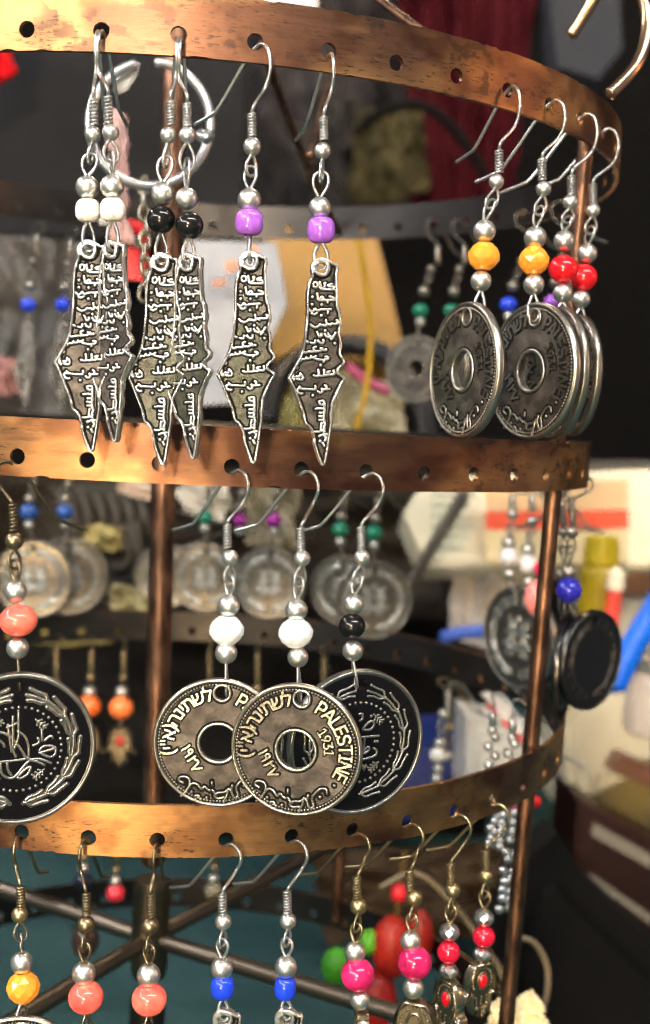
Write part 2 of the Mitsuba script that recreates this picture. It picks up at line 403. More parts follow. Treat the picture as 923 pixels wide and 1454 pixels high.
# --- coin with a centre hole (unit radius)
EY = (0.0, 0.775)
def cc(x, y): return ((x - 440) / 505, (512 - y) / 505)
AR = [[(715, 800), (705, 765), (670, 765), (635, 795), (605, 850), (625, 905), (600, 930), (570, 880), (575, 830)],
      [(575, 885), (545, 860), (540, 910), (520, 960), (525, 1000)], [(520, 930), (470, 945), (440, 925), (470, 900), (520, 890), (540, 870)],
      [(420, 880), (460, 920)], [(415, 815), (420, 850)], [(410, 890), (385, 880), (360, 860), (340, 885), (310, 850), (270, 840), (240, 870)],
      [(245, 865), (212, 925), (182, 955)], [(242, 870), (245, 820), (215, 795), (170, 800), (160, 828), (200, 845)], [(290, 940), (320, 935), (345, 980)]]
AR = [[cc(*p) for p in s] for s in AR]
ARD = [cc(*p) for p in [(665, 830), (385, 945), (265, 910), (158, 888), (762, 725), (300, 968)]]
INTER, HEB, ARA = 'Inter.woff2', 'NotoSansHebrew-Regular.woff2', 'NotoSansArabic-VariableFont_wdth,wght.woff2'
en = arc_text('PALESTINE', INTER, 0.655, 0.21, 19, 116, 0.90, 0.004)
he = arc_text('(י"א)הניתשל', HEB, 0.665, 0.215, -108, -11, 1.0, 0.003)
yr = arc_text('1931', INTER, 0.43, 0.15, 42, 90, 1.0, 0.0)
gl_ = [glyph(c, ARA) for c in '١٩٢٧']
x_, parts_ = 0, []
for g_, w_ in gl_:
    parts_.append(affinity.translate(g_, x_, 0)); x_ += w_
ya = affinity.rotate(affinity.translate(affinity.scale(affinity.translate(union_all(parts_), -x_ / 2, -.45), .175, .175, origin=(0, 0)), 0, 0).buffer(.004), -58, origin=(0, 0))
ya = affinity.translate(ya, -.385, -.265)
plate = disc(0.985).difference(disc(0.28, 48)).difference(disc(0.105, 24, EY))
THK = 0.05
coin = {}
coin['body'] = mikit.ply(extrude(plate, -THK, THK), 'old_silver', smooth=30)
rim = lathe([(0.935, -THK), (0.985, -THK - 0.015), (1.0, -THK + 0.03), (1.0, THK - 0.03), (0.985, THK + 0.015), (0.935, THK)][::1], 96)
rim = trimesh.Trimesh(rim.vertices, rim.faces[:-192], process=False)
rim.apply_transform(np.array([[1, 0, 0, 0], [0, 0, -1, 0], [0, 1, 0, 0], [0, 0, 0, 1.0]]))
coin['rim'] = vply(cat([rim, ring_mesh(0.964, 0.026, y=-THK, n=96, flat=1.0)]), 'relief', DULL, True, 0.25, 25)
coin['bead_border'] = vply(dots_mesh([(0.905 * math.sin(a), 0.905 * math.cos(a)) for a in np.arange(116) * 2 * math.pi / 116], 0.0205, -THK), 'relief', DULL)
coin['centre_ring'] = vply(ring_mesh(0.302, 0.026, y=-THK, n=64), 'relief', (0.66, 0.62, 0.52))
coin['eyelet'] = vply(ring_mesh(0.125, 0.024, EY, y=-THK, n=32), 'relief', (0.58, 0.54, 0.46))
RL = (0.46, 0.44, 0.39)
for nm, po in (('lettering', en), ('lettering_001', he), ('numeral', yr), ('numeral_001', ya)):
    coin[nm] = vply(extrude(po.simplify(0.003), -THK - 0.032, -THK + 0.01), 'relief', RL, 40, 0.35, 12)
coin['script'] = vply(cat([stroke_mesh(AR, 0.021, -THK), dots_mesh(ARD, 0.027, -THK)]), 'relief', RL, True, 0.3, 12)
pat = union_all([en.buffer(0.028), he.buffer(0.028), yr.buffer(0.022), ya.buffer(0.022), stroke_poly(AR, 0.048), *[disc(0.052, 12, d) for d in ARD],
                 disc(0.935).difference(disc(0.88)), disc(0.35, 40).difference(disc(0.285, 40)), disc(0.17, 24, EY)])
pat = pat.intersection(disc(0.94)).difference(disc(0.283, 48)).difference(disc(0.107, 24, EY))
coin['patina'] = mikit.ply(extrude(pat.simplify(0.002), -THK - 0.004, -THK + 0.004), 'patina', smooth=False)
# --- black medallion (unit radius)
med = {}
EM = (0.0, 0.80)
plate = disc(0.985).difference(disc(0.075, 20, EM))
scene['enamel'] = principled((0.004, 0.004, 0.005), roughness=0.11, specular=0.25)
med['body'] = mikit.ply(extrude(plate, -0.055, 0.055), 'enamel', smooth=30)
rim = lathe([(0.93, -0.055), (0.985, -0.07), (1.0, -0.03), (1.0, 0.03), (0.985, 0.07), (0.93, 0.055)], 96)
rim = trimesh.Trimesh(rim.vertices, rim.faces[:-192], process=False); rim.apply_transform(X2Y)
med['rim'] = vply(cat([rim, ring_mesh(0.965, 0.03, y=-0.055, n=96)]), 'relief', (0.40, 0.385, 0.36), True, 0.4, 9)
def pol(r, a): return (r * math.sin(a), r * math.cos(a))
wr = []
U = math.radians(23.5)
for s in (-1, 1):
    for i in range(7):
        b = math.pi - 0.14 - i * U
        f = lambda r, da: (s * pol(r, b - da)[0], pol(r, b - da)[1])
        wr.append([f(.70 if i else .72, -0.02), f(.705, U * .5), f(.715, U)])
        wr.append([f(.70, 0.02), f(.655, U * .28), f(.66, U * .6), f(.645, U * .92)])
        wr.append([f(.71, 0.02), f(.775, U * .25), f(.775, U * .6), f(.80, U * .9)])
med['wreath'] = vply(cat([stroke_mesh(wr, 0.017, -0.055), dots_mesh([w[-1] for w in wr], 0.022, -0.055)]), 'relief', (0.62, 0.6, 0.56), True, 0.3, 9)
med['dot_border'] = vply(dots_mesh([pol(.55, a) for a in np.arange(42) * 2 * math.pi / 42], 0.023, -0.055), 'relief', (0.5, 0.48, 0.45))
spg = []
for q in (40, 140, 220, 320):
    a = math.radians(q); c = np.array(pol(.43, a)); u = np.array([math.cos(a), math.sin(a)]) * (1 if q in (40, 220) else -1)
    u = np.array([pol(1, a)[1], -pol(1, a)[0]]); w = np.array(pol(1, a))
    spg.append([tuple(c - u * .09), tuple(c), tuple(c + u * .09)])
    for t in (-.05, 0.0, .05):
        for s in (-1, 1):
            spg.append([tuple(c + u * t), tuple(c + u * (t + .03) + w * .045 * s)])
med['sprig'] = vply(cat([stroke_mesh(spg, 0.015, -0.055), dots_mesh([s[-1] for s in spg], 0.018, -0.055)]), 'relief', (0.42, 0.41, 0.385))
def c4(x, y): return ((x - 119) / 694, (747 - y) / 694)
S3 = [[(160, 620), (210, 560), (260, 545), (275, 585), (240, 625), (160, 625)], [(100, 700), (340, 685)], [(185, 700), (190, 800), (170, 850)],
      [(170, 850), (230, 790), (245, 820), (200, 850), (100, 860)], [(-60, 915), (165, 910), (260, 895), (320, 870), (325, 830), (290, 805)],
      [(190, 960), (210, 1010), (225, 960)], [(110, 480), (140, 470), (150, 520), (120, 540)], [(60, 600), (0, 560), (-60, 600), (-20, 650), (60, 640)],
      [(-120, 700), (60, 720)], [(-20, 730), (-30, 840), (60, 830)], [(-160, 880), (-100, 840), (-60, 870)]]
S3 = [[c4(*p) for p in s] for s in S3]
S3D = [c4(*p) for p in [(300, 740), (325, 740), (240, 495), (-120, 640), (-90, 560), (-150, 790)]]
med['wreath_t'] = vply(cat([stroke_mesh(wr, 0.026, -0.055), dots_mesh([w[-1] for w in wr], 0.032, -0.055)]), 'relief', (0.40, 0.385, 0.35), True, 0.5, 9)
med['leaf'] = vply(extrude(union_all([sg.LineString(w).buffer(.03) for w in wr]).intersection(disc(.92)), -0.062, -0.05), 'relief', (0.30, 0.285, 0.255), False, .6, 12)
med['wreath_d'] = vply(stroke_mesh(wr, 0.02, -0.055), 'relief', (0.12, 0.115, 0.105), True, 0.6, 9)
med['rim_d'] = vply(cat([rim, ring_mesh(0.965, 0.03, y=-0.055, n=96)]), 'metal_bright', (0.10, 0.098, 0.095), True, 0.4, 9)
medf = {n: v for n, v in med.items() if n not in ('wreath_t', 'wreath_d', 'rim_d', 'leaf')}
medf['wreath'] = vply(cat([stroke_mesh(wr, 0.034, -0.06), dots_mesh([w[-1] for w in wr], 0.04, -0.055)]), 'metal_bright', (0.92, 0.89, 0.80), True, 0.5, 9)
medf['body'] = vply(extrude(plate, -0.055, 0.055).subdivide_to_size(.12), 'metal_satin', (0.20, 0.185, 0.16), 30, .5, 7)
med['lettering'] = vply(cat([stroke_mesh(S3, 0.021, -0.055), dots_mesh(S3D, 0.025, -0.055)]), 'relief', (0.48, 0.46, 0.43), True, 0.3, 9)
def c5(x, y): return ((x - 140) / 604, (738 - y) / 604)
TG = [[(60, 545), (75, 650), (95, 760)], [(95, 480), (100, 600), (105, 740), (130, 800)], [(135, 435), (140, 560), (140, 650), (110, 740)], [(50, 565), (130, 530)],
      [(-90, 660), (-40, 610), (0, 600), (70, 630), (150, 720), (215, 820), (300, 820), (400, 860)], [(-60, 690), (-20, 660), (20, 680), (40, 720)],
      [(130, 590), (190, 640), (220, 720), (225, 800)], [(220, 830), (280, 840), (350, 875)], [(-90, 790), (-20, 830), (80, 830), (180, 820), (230, 800)],
      [(10, 840), (20, 920), (60, 960), (120, 960), (200, 860), (240, 830)], [(60, 840), (70, 900), (100, 950)], [(140, 960), (165, 972), (220, 940), (240, 880), (200, 900), (150, 950)],
      [(300, 760), (340, 720), (420, 730), (425, 790), (380, 810), (310, 770)], [(300, 775), (430, 740)], [(315, 590), (325, 680)], [(250, 715), (300, 690), (285, 650)],
      [(340, 680), (385, 640), (405, 665)], [(-90, 690), (-110, 740), (-60, 790)], [(-130, 840), (-60, 880), (10, 850)]]
TG = [[c5(*p) for p in s] for s in TG]
med['tughra'] = vply(cat([stroke_mesh(TG, 0.021, -0.055), dots_mesh([s[0] for s in TG[:3]] + [TG[14][0]], 0.022, -0.055)]), 'relief', (0.48, 0.46, 0.43), True, 0.3, 9)
medf['lettering'] = vply(cat([stroke_mesh(S3, 0.036, -0.06), stroke_mesh([[(-x, z) for x, z in q] for q in S3], 0.036, -0.06)]), 'metal_bright', (0.92, 0.89, 0.80), True, 0.5, 9)
def flatten(m, k, y):
    m.vertices[:, 1] = m.vertices[:, 1] * k + y
    return m
# --- map-shaped pendant (units: photo pixels; origin the eyelet)
def cm(x, y): return ((x - 243) / 4.405, (140 - y) / 4.405)
OUT = [(186, 105), (200, 85), (225, 73), (252, 72), (280, 80), (303, 95), (318, 108), (335, 104), (350, 118), (352, 150), (345, 200), (345, 250), (347, 290), (352, 340), (356, 380), (370, 410), (373, 440), (380, 475), (376, 510),
       (366, 545), (373, 575), (381, 610), (383, 640), (374, 672), (388, 695), (402, 712), (405, 738), (390, 760), (368, 772), (360, 790), (372, 808), (392, 817), (407, 830), (403, 855), (385, 878), (370, 905), (355, 935), (343, 965), (332, 1000), (330, 1030),
       (323, 1075), (327, 1110), (324, 1150), (312, 1200), (310, 1250), (304, 1295), (294, 1345), (286, 1385), (272, 1400), (255, 1396), (242, 1372), (222, 1315), (205, 1262), (199, 1215), (188, 1175), (168, 1150), (145, 1132), (136, 1100), (128, 1062), (112, 1015),
       (92, 970), (72, 920), (52, 880), (36, 850), (38, 828), (62, 788), (88, 745), (108, 695), (124, 640), (134, 590), (141, 530), (146, 470), (146, 400), (145, 340), (146, 290), (154, 250), (168, 215), (176, 190), (172, 150), (174, 122)]
outl = sg.Polygon(spline([cm(*p) for p in OUT], 3, True)).buffer(0)
eyh = disc(7.2, 24)
body = outl.difference(eyh)
frame = union_all([outl.difference(outl.buffer(-3.9)), disc(13, 28)]).intersection(outl.buffer(0.3)).difference(eyh)
mp = {}
mp['body'] = mikit.ply(extrude(body.buffer(-0.4), -3.2, 4.5), 'old_silver', smooth=30)
fo = extrude(frame, -6.0, 4.0); fo2 = extrude(frame.buffer(-0.9), -7.3, -5.5)
mp['rim'] = vply(cat([fo, fo2]), 'relief', (0.93, 0.91, 0.86), True, 0.15, .12)
def c1(x, y): return cm(((300 + x / 9.23) - 300) * 4.405, ((380 + y / 9.23) - 340) * 4.405)
ST1 = [[(400, 145), (410, 115), (435, 110), (460, 130), (460, 165), (430, 182), (405, 170), (400, 147)], [(485, 100), (495, 150), (500, 195), (560, 205), (680, 200), (670, 165), (625, 165), (600, 150), (640, 130), (665, 130)],
       [(500, 195), (560, 165), (550, 120), (575, 120)], [(450, 250), (465, 310), (470, 345), (560, 345), (700, 335), (640, 300), (615, 295)], [(470, 345), (500, 320), (520, 300), (540, 320), (535, 345)], [(600, 345), (597, 385)],
       [(345, 470), (375, 500), (410, 490), (430, 460), (460, 490), (500, 475), (550, 470), (655, 465)], [(375, 520), (415, 540), (460, 515)], [(605, 490), (603, 530)], [(600, 490), (620, 455)],
       [(365, 665), (385, 690), (430, 710), (480, 690), (500, 665), (515, 685), (540, 670), (560, 690), (590, 670), (575, 600)], [(590, 670), (615, 660), (640, 680), (650, 650), (690, 660), (735, 650), (740, 620), (715, 605)],
       [(455, 765), (475, 795), (490, 830), (525, 820), (515, 785)], [(560, 790), (590, 830), (640, 840), (615, 790), (600, 780)], [(640, 840), (690, 815), (715, 765)], [(690, 830), (650, 870)],
       [(300, 890), (345, 910)], [(370, 915), (430, 920), (435, 875)], [(470, 875), (495, 910), (545, 915), (545, 865)],
       [(270, 1030), (300, 1050), (350, 1035), (430, 1030), (410, 985), (455, 965)], [(430, 1030), (510, 1020), (540, 990), (500, 990)], [(545, 1000), (560, 1020)],
       [(240, 1170), (255, 1135), (310, 1135), (320, 1100)], [(320, 1130), (375, 1120), (380, 1085)], [(380, 1115), (420, 1110), (455, 1085)], [(420, 1115), (470, 1135), (560, 1140), (620, 1120), (600, 1095), (570, 1100)], [(560, 1140), (555, 1175)]]
ST2 = [[(415, 50), (440, 65), (490, 60), (480, -25)], [(490, 60), (560, 55), (560, -30)], [(560, 55), (640, 45), (600, 10), (650, 0)], [(640, 45), (700, 40), (690, -20)],
       [(115, 70), (150, 80), (125, 100), (165, 105), (150, 130)], [(120, 35), (150, 50)], [(180, 75), (230, 80), (240, 35)], [(230, 30), (270, 70), (275, 110), (230, 120), (190, 105)],
       [(225, 205), (250, 230), (270, 240), (430, 245), (450, 225), (445, 190)], [(250, 235), (210, 240), (205, 280), (240, 305), (280, 300)], [(475, 265), (510, 290), (545, 275), (530, 225)], [(545, 245), (600, 240), (650, 235)], [(600, 235), (595, 200), (570, 185)],
       [(490, 410), (540, 395), (570, 410), (572, 500), (570, 660), (585, 710), (572, 760), (575, 830)], [(500, 425), (530, 450), (570, 440)], [(445, 510), (500, 500), (570, 505)], [(500, 560), (570, 560)], [(495, 605), (570, 610)], [(500, 655), (570, 655)],
       [(540, 690), (530, 750), (525, 805), (440, 815)], [(530, 800), (575, 800)], [(500, 875), (560, 850), (625, 845)], [(570, 850), (600, 900), (580, 940)], [(555, 960), (580, 1010)]]
DT = [(390, 310), (388, 405), (518, 405), (515, 550), (570, 750), (705, 915), (583, 1005), (515, 1210), (195, 1250), (413, 325 + 1292), (520, 940 + 1292)]
words = [[c1(*p) for p in s] for s in ST1] + [[c1(x, y + 1292) for x, y in s] for s in ST2]
wd = [c1(*p) for p in DT]
mp['lettering'] = vply(flatten(cat([stroke_mesh(words, 2.1, 0), dots_mesh(wd, 2.5, 0)]), .62, -3.5), 'relief', (0.95, 0.93, 0.87), True, 0.12, .12)
pat = union_all([stroke_poly(words, 3.9), *[disc(4.6, 10, d) for d in wd], outl.difference(outl.buffer(-6.6)), disc(16.5, 24)]).intersection(outl.buffer(-1)).difference(eyh.buffer(.5))
mp['patina'] = mikit.ply(extrude(pat.simplify(0.15), -3.5, -2.8), 'patina', smooth=False)
# --- hand-shaped pendant (unit: half the width), origin at the eyelet on top, hand pointing down
hm = {}
HP = [(0, .12), (.30, .10), (.62, -.1), (.86, -.45), (.98, -.9), (1.0, -1.4), (1.22, -1.62), (1.3, -1.9), (1.12, -2.0), (.92, -1.86), (.72, -1.7), (.66, -2.0), (.62, -2.6), (.5, -2.78), (.34, -2.72), (.28, -2.5), (.2, -2.9), (0, -3.08)]
HP = HP + [(-x, y) for x, y in HP[-2:0:-1]]
ho = sg.Polygon(spline(HP, 4, True)).buffer(0)
hh = disc(.14, 16, (0, -.14))
hm['body'] = vply(extrude(ho.difference(hh), -.08, .34), 'metal_satin', (0.26, 0.215, 0.15), 30, .3, 3)
hm['rim'] = vply(extrude(ho.difference(ho.buffer(-.16)), -.20, .36), 'metal_bright', (0.60, 0.50, 0.33), True, .3, 3)
hm['bead_border'] = vply(dots_mesh([(0.66 * math.sin(a), -.95 + .72 * math.cos(a)) for a in np.arange(-8, 9) * .26] + [(x, z) for x in (-.38, 0, .38) for z in (-1.85, -2.05, -2.25, -2.45)], .075, -.08), 'metal_bright', (0.5, .42, .29))
cb = trimesh.creation.icosphere(3, 1.0); cb.apply_scale([.30, .22, .42]); cb.apply_translation([0, -.10, -.95])
hm['setting'] = vply(ring_mesh(.36, .07, (0, 0), y=-.08, n=32), 'metal_bright', (0.5, .42, .29)) if False else vply((lambda m: (m.apply_scale([1, 1, 1.32]), m.apply_translation([0, 0, -.95]), m)[2])(ring_mesh(.34, .07, (0, 0), y=-.10, n=32)), 'metal_bright', (0.5, .42, .29))
hm['red_stone'] = vply(cb, 'glossy', lin((185, 12, 30)))

# ------------------------------------------------------------------ beads, coils, links, hooks (metres, made where they hang)
def bead_shape(kind, rx, rz, rgb, rgb2=None, seed=0):
    if kind == 'sphere':
        m = trimesh.creation.icosphere(3, 1.0); m.apply_scale([rx, rx, rz])
        return vply(m, 'glossy', rgb, True, 0, 260, rgb2, seed)
    if kind == 'barrel':
        th = np.linspace(-math.pi / 2, math.pi / 2, 17)
        se = lambda v, e: np.sign(v) * np.abs(v) ** e
        pr = [(0.3 * rx, -rz * .8)] + [(max(rx * (0.30 + .70 * se(math.cos(t), .72)), .3 * rx), rz * se(math.sin(t), .85)) for t in th] + [(0.3 * rx, rz * .8)]
        return vply(lathe(pr, 28), 'glossy', rgb, True)
    if kind == 'cube':
        m = m3.Manifold.batch_hull([m3.Manifold.sphere(.28, 16).translate([x, y, z]) for x in (-.72, .72) for y in (-.72, .72) for z in (-.72, .72)])
        q = m.to_mesh(); t = trimesh.Trimesh(q.vert_properties[:, :3] * [rx, rx, rz], q.tri_verts)
        return vply(t, 'glossy', rgb, 40)
    n = 9     # faceted
    P = []
    for z, r, o in ((.95, .46, 0), (.62, .80, .5), (.2, 1.0, 0), (-.2, 1.0, .5), (-.62, .80, 0), (-.95, .46, .5)):
        P += [(r * math.cos((k + o) * 2 * math.pi / n), r * math.sin((k + o) * 2 * math.pi / n), z) for k in range(n)]
    m = trimesh.Trimesh(P).convex_hull; m.apply_scale([rx, rx, rz])
    if kind == 'facet_metal': return vply(m, 'metal_bright', rgb, False)
    return vply(m, 'glossy', rgb, False)
def ball_mesh(r, hole=0.28):
    th = np.linspace(-math.pi / 2 + hole, math.pi / 2 - hole, 15)
    pr = [(hole * .7 * r, -r * .8)] + [(r * math.cos(t), r * math.sin(t)) for t in th] + [(hole * .7 * r, r * .8)]
    return lathe(pr, 24)
def shift(p): M = np.eye(4); M[:3, 3] = p; return M
def coil_mesh(p0, p1, R, turns=7.5, wire=0.00025):
    t = np.linspace(0, 1, int(turns * 14))
    a = p1 - p0
    z = a / np.linalg.norm(a); x = np.cross(z, [0, 1, 0]); x /= np.linalg.norm(x); y = np.cross(z, x)
    P = p0 + a * t[:, None] + R * (np.cos(t * turns * 2 * math.pi)[:, None] * x + np.sin(t * turns * 2 * math.pi)[:, None] * y)
    return tube(P, wire, 6)
def loop_mesh(p0, p1, w, phi, wire=0.00034, point='top', coarse=False):
    """teardrop wire loop from p0 (upper) to p1 (lower); phi = azimuth of its plane (0 = seen face-on)"""
    p0, p1 = np.asarray(p0), np.asarray(p1)
    a = p1 - p0; L = np.linalg.norm(a); zd = a / L
    h = np.array([math.cos(math.radians(phi)), math.sin(math.radians(phi)), 0])
    prof = [(0.0, 0), (.42, .16), (.86, .42), (1.0, .68), (.74, .92), (0, 1.03), (-.74, .92), (-1, .68), (-.86, .42), (-.42, .16)]
    if point == 'bottom': prof = [(x, 1 - t) for x, t in prof]
    P = [p0 + zd * L * t + h * w * x for x, t in prof]
    return tube(spline(P, 3 if coarse else 5, True), wire, 6 if coarse else 8, closed=True)
def hook_mesh(hole, ctop, h, wire=0.00039, tail=1.0, bulge=1.0, n=8):
    """ear wire: up from the coil's top, out, through the hole and down behind; h = horizontal unit vector it bows towards"""
    hole, ctop = np.asarray(hole), np.asarray(ctop)
    H = (hole - ctop)[2]
    mm = 0.001
    def q(a, z): return hole + h * a * mm + np.array([0, 0, z * mm])
    Hm = H / mm
    P = [ctop - [0, 0, 0.4 * mm], ctop, ctop + h * (0.7 * mm) + np.array([0, 0, 0.13 * H]), q(3.2 * bulge, -Hm * .60), q(4.4 * bulge, -Hm * .33), q(3.6 * bulge, -Hm * .10), q(1.8 * bulge, -.1), q(0, -.9), q(-1.6, -2.2),
         q(-4.0 * tail, -5.2 * tail), q(-9.0 * tail, -11.5 * tail), q(-11.0 * tail, -12.8 * tail), q(-15.5 * tail, -14.3 * tail)]
    return tube(spline(P, 6 if n > 6 else 4), wire, n)

CNT = {}
def earring(name, label, group, hole, spec, metal=SILVER, ring=0, back=False, out=0.0035, twist=0, depth=None, tail=1.0, far=False, bulge=1.0, hook_at=None):
    """hole: pixel of the hole; spec: what hangs below it, from the top down, in pixels of the photograph, at the depth of the hole"""
    key = thing(name, label, 'earring', group)
    hp = at(hole[0], hole[1], depth) if depth else ring_hit(hole[0], hole[1], ring, back)
    rad = np.array([hp[0] - AXIS[0], hp[1] - AXIS[1], 0]); rad /= np.linalg.norm(rad)
    d0 = depth_of(hp + rad * out)
    tw = math.radians(twist)
    h = np.array([rad[0] * math.cos(tw) - rad[1] * math.sin(tw), rad[0] * math.sin(tw) + rad[1] * math.cos(tw), 0])
    S = lambda px, d=None: px * (d or d0) / FPX
    va = math.degrees(math.atan2(hp[0], hp[1]))
    mb = 'metal_bright' if not far else 'metal_bright'
    first = True
    for it in spec:
        kind, a = it[0], it[1:]
        if kind == 'coil':
            x, y0, y1 = a[:3]
            dd = d0
            p0, p1 = at(x + (y1 - y0) * -.02, y0, dd), at(x, y1, dd)
            part(key, 'ear_wire', vply(hook_mesh(hp - rad * .0006 + np.array([0, 0, 0]), p0, h, tail=tail, n=6 if far else 8, bulge=bulge), mb, metal))
            if far:
                part(key, 'coil', vply(tube(np.linspace(p0, p1, 3), .00105, 8), mb, metal))
            else:
                part(key, 'coil', vply(coil_mesh(p0, p1, S(5.4)), mb, metal))
        elif kind == 'ball':
            x, y, r = a[:3]; m = a[3] if len(a) > 3 else metal
            part(key, 'metal_bead', vply(ball_mesh(S(r)), 'metal_satin', m, True, .12, 900), shift(at(x, y, d0)))
        elif kind == 'bead':
            x, y, rx, ry, sh, rgb = a[:6]; rgb2 = a[6] if len(a) > 6 else None
            nm = 'glass_bead' if sh != 'facet_metal' else 'metal_bead'
            part(key, nm, bead_shape(sh, S(rx), S(ry), rgb, rgb2, len(scene)), placed(at(x, y, d0), RNG.uniform(0, 40), RNG.uniform(-3, 3)))
        elif kind == 'links':      # two loops hanging in each other
            x0, y0, x1, y1 = a[:4]; w = a[4] if len(a) > 4 else 10; phi = a[5] if len(a) > 5 else 60; m = a[6] if len(a) > 6 else metal
            f0, f1 = .60, .36
            pa, pb = at(x0, y0, d0), at(x1, y1, d0)
            part(key, 'link', vply(loop_mesh(pa, pa + (pb - pa) * f0, S(w), phi - va, coarse=far), mb, m))
            part(key, 'link', vply(loop_mesh(pa + (pb - pa) * f1, pb, S(w), phi + 90 - va, point='bottom', coarse=far), mb, m))
        elif kind == 'loop':
            x0, y0, x1, y1 = a[:4]; w = a[4]; phi = a[5]; m = a[6] if len(a) > 6 else metal
            part(key, 'link', vply(loop_mesh(at(x0, y0, d0), at(x1, y1, d0), S(w), phi - va, wire=.00036, coarse=far), mb, m))
        elif kind == 'wire':
            x0, y0, x1, y1 = a[:4]
            part(key, 'wire', vply(tube(np.linspace(at(x0, y0, d0), at(x1, y1, d0), 3), .0004, 8), mb, metal))
        elif kind in ('coin', 'medal', 'tughra', 'oldcoin', 'disc'):
            x, y, r, yaw, roll = a[:5]; dd = d0 + (a[5] if len(a) > 5 else 0)
            M = placed(at(x, y, dd), yaw, roll, S(r, dd), a[6] if len(a) > 6 else 0)
            src = coin if kind == 'coin' else medf if kind == 'oldcoin' else med
            pk = part(key, 'coin' if kind in ('coin', 'oldcoin') else 'medallion', src['body'], M)
            for n2, sh in src.items():
                keep = {'medal': ('rim', 'wreath', 'dot_border', 'sprig', 'lettering'), 'tughra': ('rim', 'wreath_t', 'leaf', 'dot_border', 'sprig', 'tughra'),
                        'disc': ('rim_d', 'wreath_d')}.get(kind)
                if n2 == 'body' or (keep and n2 not in keep): continue
                n2 = n2.replace('_d', '').replace('_t', '') if n2 in ('rim_d', 'wreath_d', 'wreath_t') else n2
                if far and n2 in ('bead_border', 'patina', 'dot_border'): continue
                part(pk, n2.split('_00')[0], sh, M, kind='stuff' if n2 in ('bead_border', 'dot_border') else None)
        elif kind == 'map':
            x, y, s, yaw, roll = a[:5]; dd = d0 + (a[5] if len(a) > 5 else 0)
            M = placed(at(x, y, dd), yaw, roll, S(s, dd), a[6] if len(a) > 6 else 0)
            pk = part(key, 'map_pendant', mp['body'], M)
            for n2, sh in mp.items():
                if n2 != 'body' and not (far and n2 == 'patina'): part(pk, n2, sh, M)
        elif kind == 'hand':
            x, y, s, yaw = a[:4]
            M = placed(at(x, y, d0 + (a[4] if len(a) > 4 else 0)), yaw, 0, S(s))
            pk = part(key, 'hand_pendant', hm['body'], M)
            for n2, sh in hm.items():
                if n2 == 'body' or (n2 == 'red_stone' and len(a) > 5): continue
                part(pk, n2, sh, M)
    return key
WHITE, BLACK, PURPLE, ORANGE, RED = lin((225, 222, 218)), lin((10, 10, 12)), lin((150, 88, 196)), lin((232, 148, 48)), lin((196, 18, 30))
CORAL, CORAL2, OPAL, BLUE, MAG, MAG2 = lin((236, 112, 96)), lin((214, 78, 74)), lin((208, 218, 228)), lin((25, 60, 205)), lin((206, 36, 108)), lin((160, 18, 76))
GREEN = lin((10, 110, 85))

# ---- top band
G = 'map-shaped earrings on the top band'
def m_ear(label, hole, coil, ball, b2, bead, pend, twist, out=.0035, **k):
    sh, c, rx, ry = bead[2:]
    earring('map_earring', label, G, hole, [('coil', coil[0], coil[1], coil[2]), ('ball', ball[0], ball[1], ball[2]),
            ('links', ball[0], ball[1] + ball[2] - 2, b2[0], b2[1] - b2[2] + 2, 11, k.get('phi', 70)), ('ball', *b2), ('bead', bead[0], bead[1], rx, ry, sh, c),
            ('loop', bead[0], bead[1] + ry - 2, pend[0], pend[1] - 1, 10, k.get('lphi', 35)), ('map', *pend)], ring=0, twist=twist, out=out)
m_ear('white-beaded silver map earring, left and front one of the pair in one hole', (140, 46), (134, 141, 178), (132, 191, 12), (124, 266, 17), (125, 299, 'barrel', WHITE, 18, 16), (126, 356, 1.0, 10, -1.5), 6)
m_ear('white-beaded silver map earring, right and rear one of the pair in one hole', (149, 46), (154, 138, 176), (157, 188, 12), (159, 265, 17), (160, 298, 'barrel', WHITE, 18, 16), (160, 356, .95, 34, -2.5, .001), -6, .0052, phi=20)
m_ear('silver map earring with a round black bead, left and front one of its pair', (250, 56), (243, 145, 178), (239, 192, 12), (231, 275, 17), (229, 312, 'sphere', BLACK, 20, 20), (229, 374, 1.0, 8, -1.5), 6)
m_ear('silver map earring with a round black bead, right and rear one of its pair', (260, 56), (266, 148, 180), (266, 192, 12), (265, 282, 16), (269, 320, 'sphere', BLACK, 20, 19), (267, 374, .97, 28, -3.5, .001), -6, .0052, phi=20)
m_ear('dark greenish map earring with a purple bead, hung sideways on its hook', (362, 62), (358, 162, 194), (358, 208, 13), (354, 284, 17), (354, 316, 'barrel', PURPLE, 20, 18), (355, 372, 1.0, 2, -2.3), 42, phi=50, lphi=85)
m_ear('map earring with a purple bead, farthest right of the map earrings', (465, 77), (460, 167, 199), (458, 214, 12), (454, 295, 16), (456, 327, 'barrel', PURPLE, 20, 18), (456, 381, .98, -10, -2), 4, phi=80, lphi=10)
G = 'holed coin earrings on the top band'
